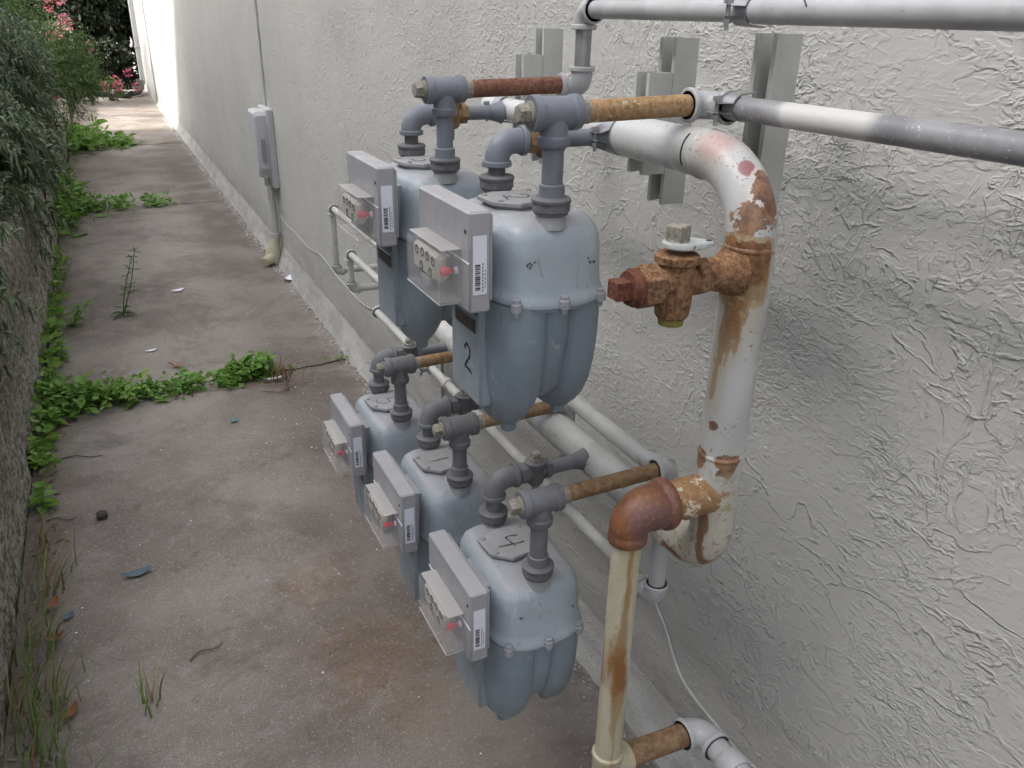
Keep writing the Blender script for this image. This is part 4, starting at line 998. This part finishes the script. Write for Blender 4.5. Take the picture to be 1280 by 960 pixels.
def shrub(name, lab, base, ntw, reach, mat, L, Wd, lpt=16, centre=(0, 0, .3), spread=(.4, .4, .4), droop=.25, tipbias=(0, 0, 0), trunk=True, tw=.5, angle=.9):
    """twigs end inside an ellipsoid round base+centre; leaves sit along each twig"""
    t = thing(name, base, lab, 'shrub'); B = np.array(base); C_ = np.array(centre); S_ = np.array(spread)
    P_ = []; D = []; LL = []; mb = MB(); nlob = 9
    lobes = rng.normal(size=(nlob, 3)); lobes /= np.linalg.norm(lobes, axis=1)[:, None]; lobes[:, 2] = np.abs(lobes[:, 2])*.8-.1
    for i in range(ntw):
        d = rng.normal(size=3); d /= np.linalg.norm(d)
        if rng.random() < .7: d = lobes[rng.integers(nlob)]+d*.45; d /= np.linalg.norm(d)
        rr = rng.uniform(.45, 1.0)**.6; end = B+C_+d*S_*rr; dir_ = d*np.array([1, 1, .7])+np.array(tipbias)+rng.normal(size=3)*.2; dir_ /= np.linalg.norm(dir_)
        tl = reach*rng.uniform(.6, 1.2); st_ = end-dir_*tl
        k = np.linspace(.05, 1, lpt); bend = np.array([0, 0, -1])*droop*tl*.5
        pts = st_+dir_*tl*k[:, None]+bend*(k**2)[:, None]
        if i % 3 == 0: mb.tube([tuple(st_), tuple(st_+dir_*tl*.5+bend*.25), tuple(end+bend)], [.0025, .0018, .0008], 4, False)
        side = rng.normal(size=(lpt, 3)); side -= dir_*(side @ dir_)[:, None]; side /= np.linalg.norm(side, axis=1)[:, None]
        P_.append(pts); D.append(dir_*(1-angle*.5)+side*angle+np.array([0, 0, .15])); LL.append(rng.uniform(.65, 1.15, lpt)*L*(1-.35*k**3))
    P_ = np.concatenate(P_); D = np.concatenate(D); LL = np.concatenate(LL)
    o = leaf_mesh('foliage', mat, P_, D, LL, LL*Wd/L, t, base, droop=droop); o['kind'] = 'stuff'
    if trunk:
        for q in range(5): mb.tube([base, tuple(B+C_*.4+rng.normal(size=3)*S_*.15), tuple(B+C_+rng.normal(size=3)*S_*.4)], [.012, .009, .004], 7)
    mb.v = [(a-base[0], b-base[1], c_-base[2]) for a, b, c_ in mb.v]; mb.build('stem', 'stem', t)
    return t
GS = 'leafy shrubs growing over the retaining wall'
# near grey-green shrubs overhanging the wall
shrub('shrub', 'dark grey-green narrow-leaved shrub nearest the camera, hanging over the retaining wall', (-.90, 3.3, .5), 760, .24, 'leaf_grey', .080, .019, 16, (.20, 0, .20), (.44, .85, .42), .6, (.45, -.1, -.45))
shrub('shrub', 'grey-green narrow-leaved shrub spilling over the wall behind the nearest shrub', (-.85, 4.9, .5), 760, .26, 'leaf_grey', .082, .020, 16, (.20, 0, .24), (.50, .95, .50), .6, (.45, -.1, -.4))
shrub('shrub', 'tall grey-green shrub in the middle of the hedge on the wall', (-.95, 7.0, .5), 700, .28, 'leaf_grey', .080, .018, 20, (.15, 0, .50), (.60, 1.2, .80), .5, (.3, -.1, -.1))
shrub('shrub', 'bright green fine-leaved shrub leaning over the far end of the wall', (-.75, 9.6, .5), 640, .28, 'leaf_mid', .060, .014, 24, (.30, 0, .40), (.60, .9, .72), .3, (.3, -.1, .2))
shrub('shrub', 'green shrub filling the bank behind the bright green one', (-1.3, 11.8, .5), 460, .34, 'leaf_mid', .08, .022, 18, (.30, 0, .85), (.85, 1.3, 1.1), .3, (.2, -.1, .1))
shrub('shrub', 'grey-green hedge plant at the upper left behind the near shrubs', (-1.9, 8.3, .5), 460, .34, 'leaf_grey', .085, .020, 18, (0, 0, .9), (.75, 1.7, 1.1), .4, (.2, -.1, .1))
# dark hedge closing the end of the path
shrub('hedge', 'very dark-leaved hedge closing off the end of the path', (-.2, 21.6, 0), 900, .6, 'leaf_dark', .17, .075, 20, (.1, 0, 1.2), (1.4, .8, 1.9), .2, (0, -.2, .1))
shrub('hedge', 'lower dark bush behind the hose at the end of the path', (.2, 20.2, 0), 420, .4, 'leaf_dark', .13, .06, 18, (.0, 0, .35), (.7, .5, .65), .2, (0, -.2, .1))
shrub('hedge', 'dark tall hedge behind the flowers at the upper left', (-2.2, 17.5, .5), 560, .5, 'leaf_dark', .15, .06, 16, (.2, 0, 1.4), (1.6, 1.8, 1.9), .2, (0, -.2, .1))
def geranium(loc, n_, sp, lab, lf='leaf_mid'):
    t = shrub('geranium', lab, loc, 60, .16, lf, .05, .035, 9, (0, 0, sp[2]*.7), sp, .2, (0, 0, .3))
    P_ = []; D = []
    for k in range(n_):
        c_ = np.array(loc)+np.array([0, 0, sp[2]*.95])+rng.normal(size=3)*np.array(sp)*.55
        d = rng.normal(size=(26, 3)); d /= np.linalg.norm(d, axis=1)[:, None]; P_.append(c_+d*.05); D.append(d+np.array([0, 0, .2]))
    P_ = np.concatenate(P_); D = np.concatenate(D); L = rng.uniform(.03, .05, len(P_))
    o = leaf_mesh('blossom', 'petal', P_, D, L, L*.9, t, loc, droop=.05); o['kind'] = 'stuff'; t['category'] = 'flower'
    return t
geranium((.22, 16.9, 0), 9, (.30, .4, .28), 'low cluster of pink geranium flowers beside the end of the path')
geranium((-.42, 14.6, .32), 14, (.22, .4, .78), 'taller pink geranium flowers above the bright green shrub')
geranium((-.10, 16.3, 0), 5, (.2, .4, .5), 'salmon pink flowers between the two geranium clusters')

# weeds in the joints: nobody could count the leaves
def weedstrip(pts, n_, spread, hgt, L, lab, mat='leaf_bright', ratio=.55):
    P_ = []; D = []
    pts = np.array(pts); seg = rng.integers(0, len(pts)-1, n_); t_ = rng.random(n_)
    base = pts[seg]*(1-t_)[:, None]+pts[seg+1]*t_[:, None]      # x, y, density width, height
    keep = np.array([mn.noise(Vector((a*9, b*4, 1.7)))*1.5+.80+.35*(c4-.8) for a, b, c4 in zip(base[:, 0], base[:, 1], base[:, 3])]) > rng.random(n_)
    base = base[keep]; n_ = len(base)
    x = base[:, 0]+rng.normal(size=n_)*spread*.5; y = base[:, 1]+rng.normal(size=n_)*spread*base[:, 2]
    z = rng.random(n_)**1.3*hgt*base[:, 3]+.004
    P_ = np.stack([x, y, z], 1); D = rng.normal(size=(n_, 3))*np.array([1, 1, .25])+np.array([0, 0, .35])
    LL = np.exp(rng.normal(size=n_)*.42)*L*.85*(.6+.6*base[:, 3]); o = leaf_mesh('weeds', mat, P_, D, LL, LL*ratio, droop=.15)
    mb = MB()
    return tag(o, lab, 'weeds', kind='stuff')
weedstrip([(-.40, 3.52, 1.3, 1.3), (-.22, 3.50, 1.0, .9), (.0, 3.50, .7, .6), (.3, 3.50, .7, .6), (.47, 3.56, .7, .9)], 1900, .052, .085, .034, 'green weeds growing all along the nearest joint of the path')
weedstrip([(.52, 3.55, .3, .3), (.88, 3.585, .3, .4)], 70, .03, .02, .020, 'thin green sprigs at the wall end of the nearest joint')
weedstrip([(-.40, 7.45, 2.4, 1.4), (-.15, 7.45, 1.8, 1.0), (.1, 7.48, 1.0, .8), (.45, 7.5, .8, .8)], 1000, .075, .10, .042, 'green weeds along the second joint of the path')
weedstrip([(-.38, 11.1, 3.0, 1.6), (-.1, 11.15, 2.2, 1.2), (.28, 11.2, 1.2, .6)], 1000, .12, .14, .06, 'bright weeds along the third joint of the path')
weedstrip([(-.40, 3.7, 2.0, 1.2), (-.40, 5.0, 2.0, .9), (-.39, 6.0, 2.0, .7)], 420, .04, .08, .036, 'weeds at the foot of the retaining wall beyond the nearest joint')
weedstrip([(-.39, 6.6, 2, 1.5), (-.38, 7.4, 2, 2.2), (-.38, 8.3, 2, 1.2)], 500, .06, .13, .045, 'taller weeds under the overhanging shrubs by the wall')
weedstrip([(-.40, 2.95, 1, .8), (-.40, 3.4, 1, 1)], 260, .03, .07, .036, 'sparse weeds climbing from the joint down the wall foot')

leafproto = {}
def weed_plant(name, lab, loc, nst, h_, L, ratio=.6, mat='leaf_bright', lean=(0, 0), pairs=4, stem=.002, wd=.5):
    """each leaf is an object"""
    t = thing(name, loc, lab, 'weed', 'single weeds growing by the path'); mb = MB(); B = Vector((0, 0, 0)); leaves = []
    for s_ in range(nst):
        az = random.uniform(0, 2*pi); hh = h_*random.uniform(.7, 1.1)
        top = Vector((cos(az)*h_*wd*random.random()+lean[0]*hh, sin(az)*h_*wd*random.random()+lean[1]*hh, hh))
        mid = top*.5+Vector((random.uniform(-.1, .1), random.uniform(-.1, .1), 0))*h_*.4
        c_ = smoothpts([B, mid, top], 5); mb.tube(c_, [stem*(1-.6*i/len(c_)) for i in range(len(c_))], 6)
        for k in range(pairs):
            q = c_[min(len(c_)-1, int((k+1)/pairs*(len(c_)-1)))]; a0 = az+k*1.57
            for a in (a0, a0+pi): leaves.append((q, a, L*(1-.45*k/pairs)*random.uniform(.8, 1.15), random.uniform(-.1, .5)))
        leaves.append((c_[-1], az, L*.5, .9)); leaves.append((c_[-1], az+2, L*.45, .9))
    mb.build('stem', 'gstem', t)
    key = (mat, round(ratio, 2))
    if key not in leafproto:
        n_ = 5; vs = []; fs = []
        for i in range(n_+1):
            u_ = i/n_; wv_ = ratio*.5*sin(pi*u_**.8)*(1 if 0 < i < n_ else .03); dz = -.18*u_**2
            vs += [(u_, -wv_, dz+.10*wv_/ratio*2), (u_, 0, dz), (u_, wv_, dz+.10*wv_/ratio*2)]
        for i in range(n_): fs += [(3*i, 3*i+3, 3*i+4, 3*i+1), (3*i+1, 3*i+4, 3*i+5, 3*i+2)]
        me = bpy.data.meshes.new('leaf'); me.from_pydata(vs, [], fs); me.materials.append(M[mat])
        me.polygons.foreach_set('use_smooth', [True]*len(me.polygons)); leafproto[key] = me
    for (q, a, l_, tilt) in leaves:
        o = bpy.data.objects.new('leaf', leafproto[key]); col.objects.link(o); o.parent = t
        o.location = q; o.rotation_euler = Euler((random.uniform(-.3, .3), -tilt, a)); o.scale = (l_, l_, l_)
    return t
weed_plant('weed_plant', 'broad-leaved fresh green weed alone at the foot of the retaining wall, nearest the camera', (-.385, 2.72, -.01), 2, .085, .062, .62, pairs=3)
weed_plant('weed_plant', 'leafy weed at the left end of the nearest joint', (-.36, 3.34, -.01), 3, .09, .060, .6, pairs=3)
weed_plant('weed_plant', 'small weed rising above the nearest joint, left of the plant by the white scrap', (.375, 3.53, -.01), 2, .11, .050, .35, pairs=4)
weed_plant('weed_plant', 'tallest weed in the nearest joint, beside a white scrap', (.50, 3.53, -.01), 4, .13, .055, .36, pairs=5)
weed_plant('weed_plant', 'pointed-leaved weed standing up in the middle of the second slab', (-.075, 4.62, -.01), 2, .33, .075, .32, 'leaf_mid', lean=(.32, .05), pairs=7, stem=.004, wd=.12)
weed_plant('weed_plant', 'sprawling weed at the wall foot beside the upright pointed weed', (-.32, 4.55, -.01), 3, .14, .06, .4, 'leaf_bright', lean=(.8, -.2), pairs=5)
weed_plant('weed_plant', 'weed with broad leaves under the hanging shrub', (-.36, 4.05, -.01), 4, .12, .055, .5, pairs=4)
for i_, (x_, y_, n_, h_, L_, lb) in enumerate([
    (-.33, 3.52, 4, .10, .062, 'big-leaved weed in the joint corner, behind the leafy weed at the left end'),
    (-.22, 3.50, 3, .09, .055, 'second clump of larger leaves from the left in the nearest joint'),
    (-.10, 3.50, 3, .08, .050, 'third clump of larger leaves from the left in the nearest joint'),
    (-.38, 3.80, 3, .11, .055, 'weed against the wall foot just beyond the nearest joint'),
    (-.37, 6.9, 4, .20, .080, 'tall bushy weed at the wall foot short of the second joint'),
    (-.36, 7.6, 4, .26, .085, 'tallest bushy weed at the wall foot by the second joint'),
    (-.395, 3.05, 2, .06, .040, 'small yellowish weed at the wall foot above the twig')]):
    weed_plant('weed_plant', lb, (x_, y_, -.01), n_, h_, L_, .58, pairs=3)
def tuft(loc, n_, h_, lab, lean=(.3, 0), dry=.2, sp=.04):
    vs = []; fs = []; mb = MB()
    for k in range(n_):
        a = random.uniform(0, 2*pi); L = h_*random.uniform(.5, 1.15); x, y = random.gauss(0, sp), random.gauss(0, sp*2); bend = random.uniform(.15, .9)
        dx, dy = cos(a)*bend+lean[0], sin(a)*bend+lean[1]; wd = random.uniform(.0012, .0032); prev = []
        mb.cur = 1 if random.random() < dry else 0; pts = []
        for i in range(6):
            u_ = i/5; pts.append(Vector((x+dx*L*u_**1.7*.8, y+dy*L*u_**1.7*.8, L*(u_-.28*u_**3*bend))))
        side = Vector((-sin(a), cos(a), 0)); vs = []
        for i, p in enumerate(pts): ww = wd*(1-(i/5)**2)+.0002; vs += [p-side*ww, p+side*ww]
        mb.add(vs, [(2*i, 2*i+1, 2*i+3, 2*i+2) for i in range(5)])
    o = mb.build('grass_tuft', ['grass', 'dry']); o.location = loc; return tag(o, lab, 'grass', 'grass tufts along the retaining wall')
tuft((-.355, 2.22, -.01), 34, .17, 'grass tuft with dry straws at the wall foot beside dead orange leaves', (.35, .1), .5, .03)
tuft((-.37, 1.95, -.01), 26, .14, 'thin green grass tuft just below the tuft with dead leaves', (.3, .1), .3, .03)
tuft((-.36, 1.72, -.01), 60, .15, 'green grass tuft at the bottom left of the picture', (.35, .15), .15, .035)
tuft((-.34, 1.55, -.01), 50, .14, 'grass tuft lowest at the bottom left corner', (.2, .1), .15, .04)
tuft((-.13, 1.66, -.01), 12, .15, 'few long grass blades standing in the path near the bottom edge', (.1, .2), .1, .01)
tuft((-.375, 2.45, -.01), 18, .12, 'sparse dry grass stalks between the lone broad-leaved weed and the dead leaves', (.4, .1), .7, .03)
tuft((.53, 3.45, -.005), 46, .11, 'patch of dry brown straw right of the tallest joint weed', (.3, -.1), 1.0, .03)

# ------------------------------------------------------------------ litter
def flake(name, lab, cat, x, y, L, wd, mat, rot=0, curl=.3, z=.006):
    n_ = 6; vs = []; fs = []
    for i in range(n_+1):
        u_ = i/n_; ww = wd*.5*(sin(pi*min(.98, max(.03, u_)))**.6)*random.uniform(.85, 1.1); zz = curl*L*(u_-.5)**2*1.5
        vs += [((u_-.5)*L, -ww, zz+.002), ((u_-.5)*L, 0, zz), ((u_-.5)*L, ww, zz+.003)]
    for i in range(n_): fs += [(3*i, 3*i+3, 3*i+4, 3*i+1), (3*i+1, 3*i+4, 3*i+5, 3*i+2)]
    mb = MB(); mb.add(vs, fs); o = mb.build(name, mat); o.location = (x, y, z); o.rotation_euler = (random.uniform(-.15, .15), 0, rot); return tag(o, lab, cat)
flake('scrap', 'blue-grey scrap with a dark end lying on the near slab', 'litter', -.123, 2.205, .085, .030, 'bluescrap', .1)
flake('scrap', 'small blue scrap among the grass at the wall foot', 'litter', -.30, 2.08, .035, .02, 'bluescrap', .8)
flake('dead_leaf', 'curled brown leaf lying just beyond the nearest joint', 'leaf', .125, 3.77, .075, .022, 'orangeleaf', -.3, .8)
flake('dead_leaf', 'orange dead leaf in the grass at the wall foot', 'leaf', -.335, 2.13, .05, .026, 'orangeleaf', 1.2, .6, .02)
flake('dead_leaf', 'orange dead leaf half way down the grass by the wall', 'leaf', -.325, 1.98, .045, .024, 'orangeleaf', .4, .6, .02)
flake('dead_leaf', 'orange dead leaf at the bottom left corner', 'leaf', -.29, 1.70, .05, .022, 'orangeleaf', .9, .7, .01)
flake('scrap', 'long white scrap of plastic in the nearest joint', 'litter', .50, 3.44, .09, .024, 'white', .05, .1, .014)
flake('scrap', 'white scrap beyond the upright weed on the second slab', 'litter', .235, 4.96, .07, .03, 'white', .3, .2)
flake('scrap', 'small teal fleck of plastic on the near slab', 'litter', .28, 3.10, .03, .022, 'teal', .3, .1)
flake('scrap', 'small white scrap on the second slab left of the centre', 'litter', .03, 4.02, .05, .02, 'white', .2, .2)
flake('scrap', 'crumpled white scrap at the wall foot below the utility box', 'litter', .865, 4.93, .10, .07, 'white', .4, .9, .01)
for (x_, y_, L_, lb) in ((-.27, 3.02, .14, 'dark twig lying near the wall below the joint weeds'), (-.33, 2.60, .09, 'short dark twig beneath the lone broad-leaved weed'), (.02, 1.79, .09, 'thin bent dark twig on the near slab')):
    mb = MB(); p = smoothpts([(-L_/2, 0, .004), (-L_*.15, .012, .007), (L_*.2, -.004, .006), (L_/2, .006, .004)], 4); mb.tube(p, [.0026-.0013*i/len(p) for i in range(len(p))], 6)
    o = mb.build('twig', 'twig'); o.location = (x_, y_, 0); o.rotation_euler = (0, 0, -.25 if x_ < 0 else .35); tag(o, lb, 'twig')
mb = MB(); mb.tube([(.20, 3.44, .005), (.42, 3.42, .012), (.62, 3.34, .005)], [.0012, .0016, .001], 5); tag(mb.build('twig', 'dry'), 'long pale straw lying over the nearest joint by the brown patch', 'twig')
mb = MB(); mb.tube([(.43, 3.35, .004), (.50, 3.30, .008), (.58, 3.37, .006), (.66, 3.36, .004)], .0018, 5); tag(mb.build('twig', 'dry'), 'bent pale twig lying in front of the dry straw', 'twig')
mb = MB(); mb.box((-.225, 2.55, .0), (-.193, 2.585, .022), .006); tag(mb.build('stone', 'stone'), 'small dark block of stone on the near slab', 'stone')
mb = MB(); mb.tube([(.700, 1.335, .006), (.712, 1.295, .05), (.722, 1.262, .09)][:2], [.0016, .0022], 8); mb.lathe((.7, 1.334, .003), (0, 0, 1), [(0, .004), (.006, .003)], 8)
tag(mb.build('match_stick', 'white'), 'thin white stick with a dark end under the nearest lower meter', 'stick')
mb = MB()
for k in range(420):
    y_ = random.uniform(1.3, 6); x_ = -.41+abs(random.gauss(0, .045)); L_ = random.uniform(.004, .016); a = random.random()*6.3
    if random.random() < .35: x_, y_ = random.uniform(-.4, .7), 3.52+random.gauss(0, .035)
    dx, dy = cos(a)*L_, sin(a)*L_; w_x, w_y = -sin(a)*L_*.3, cos(a)*L_*.3; z_ = .002+random.random()*.003
    mb.cur = random.randint(0, 2)
    mb.add([(x_-dx, y_-dy, z_), (x_+w_x, y_+w_y, z_+.002), (x_+dx, y_+dy, z_+.001), (x_-w_x, y_-w_y, z_)], [(0, 1, 2, 3)])
tag(mb.build('leaf_litter', ['twig', 'dry', 'soil'], smooth=False), 'bits of dry leaf and soil drifted along the wall foot and the nearest joint', 'litter', kind='stuff')
mb = MB()
for k in range(110):
    x_ = random.uniform(-.33, .82); y_ = random.uniform(1.2, 5); s_ = random.choice((.0012, .0018, .0028, .004))*random.uniform(.7, 1.2)
    if random.random() < .45: x_, y_ = random.gauss(.55, .12), random.gauss(2.75, .35)
    if x_ > .84: continue
    a = random.random()*6; mb.lathe((x_, y_, .0015), (random.uniform(-.3, .3), .2, 1), [(0, s_), (s_*.7, s_*.7)], 5, a)
tag(mb.build('grit', 'white'), 'white specks of grit scattered over the near slabs', 'grit', kind='stuff')
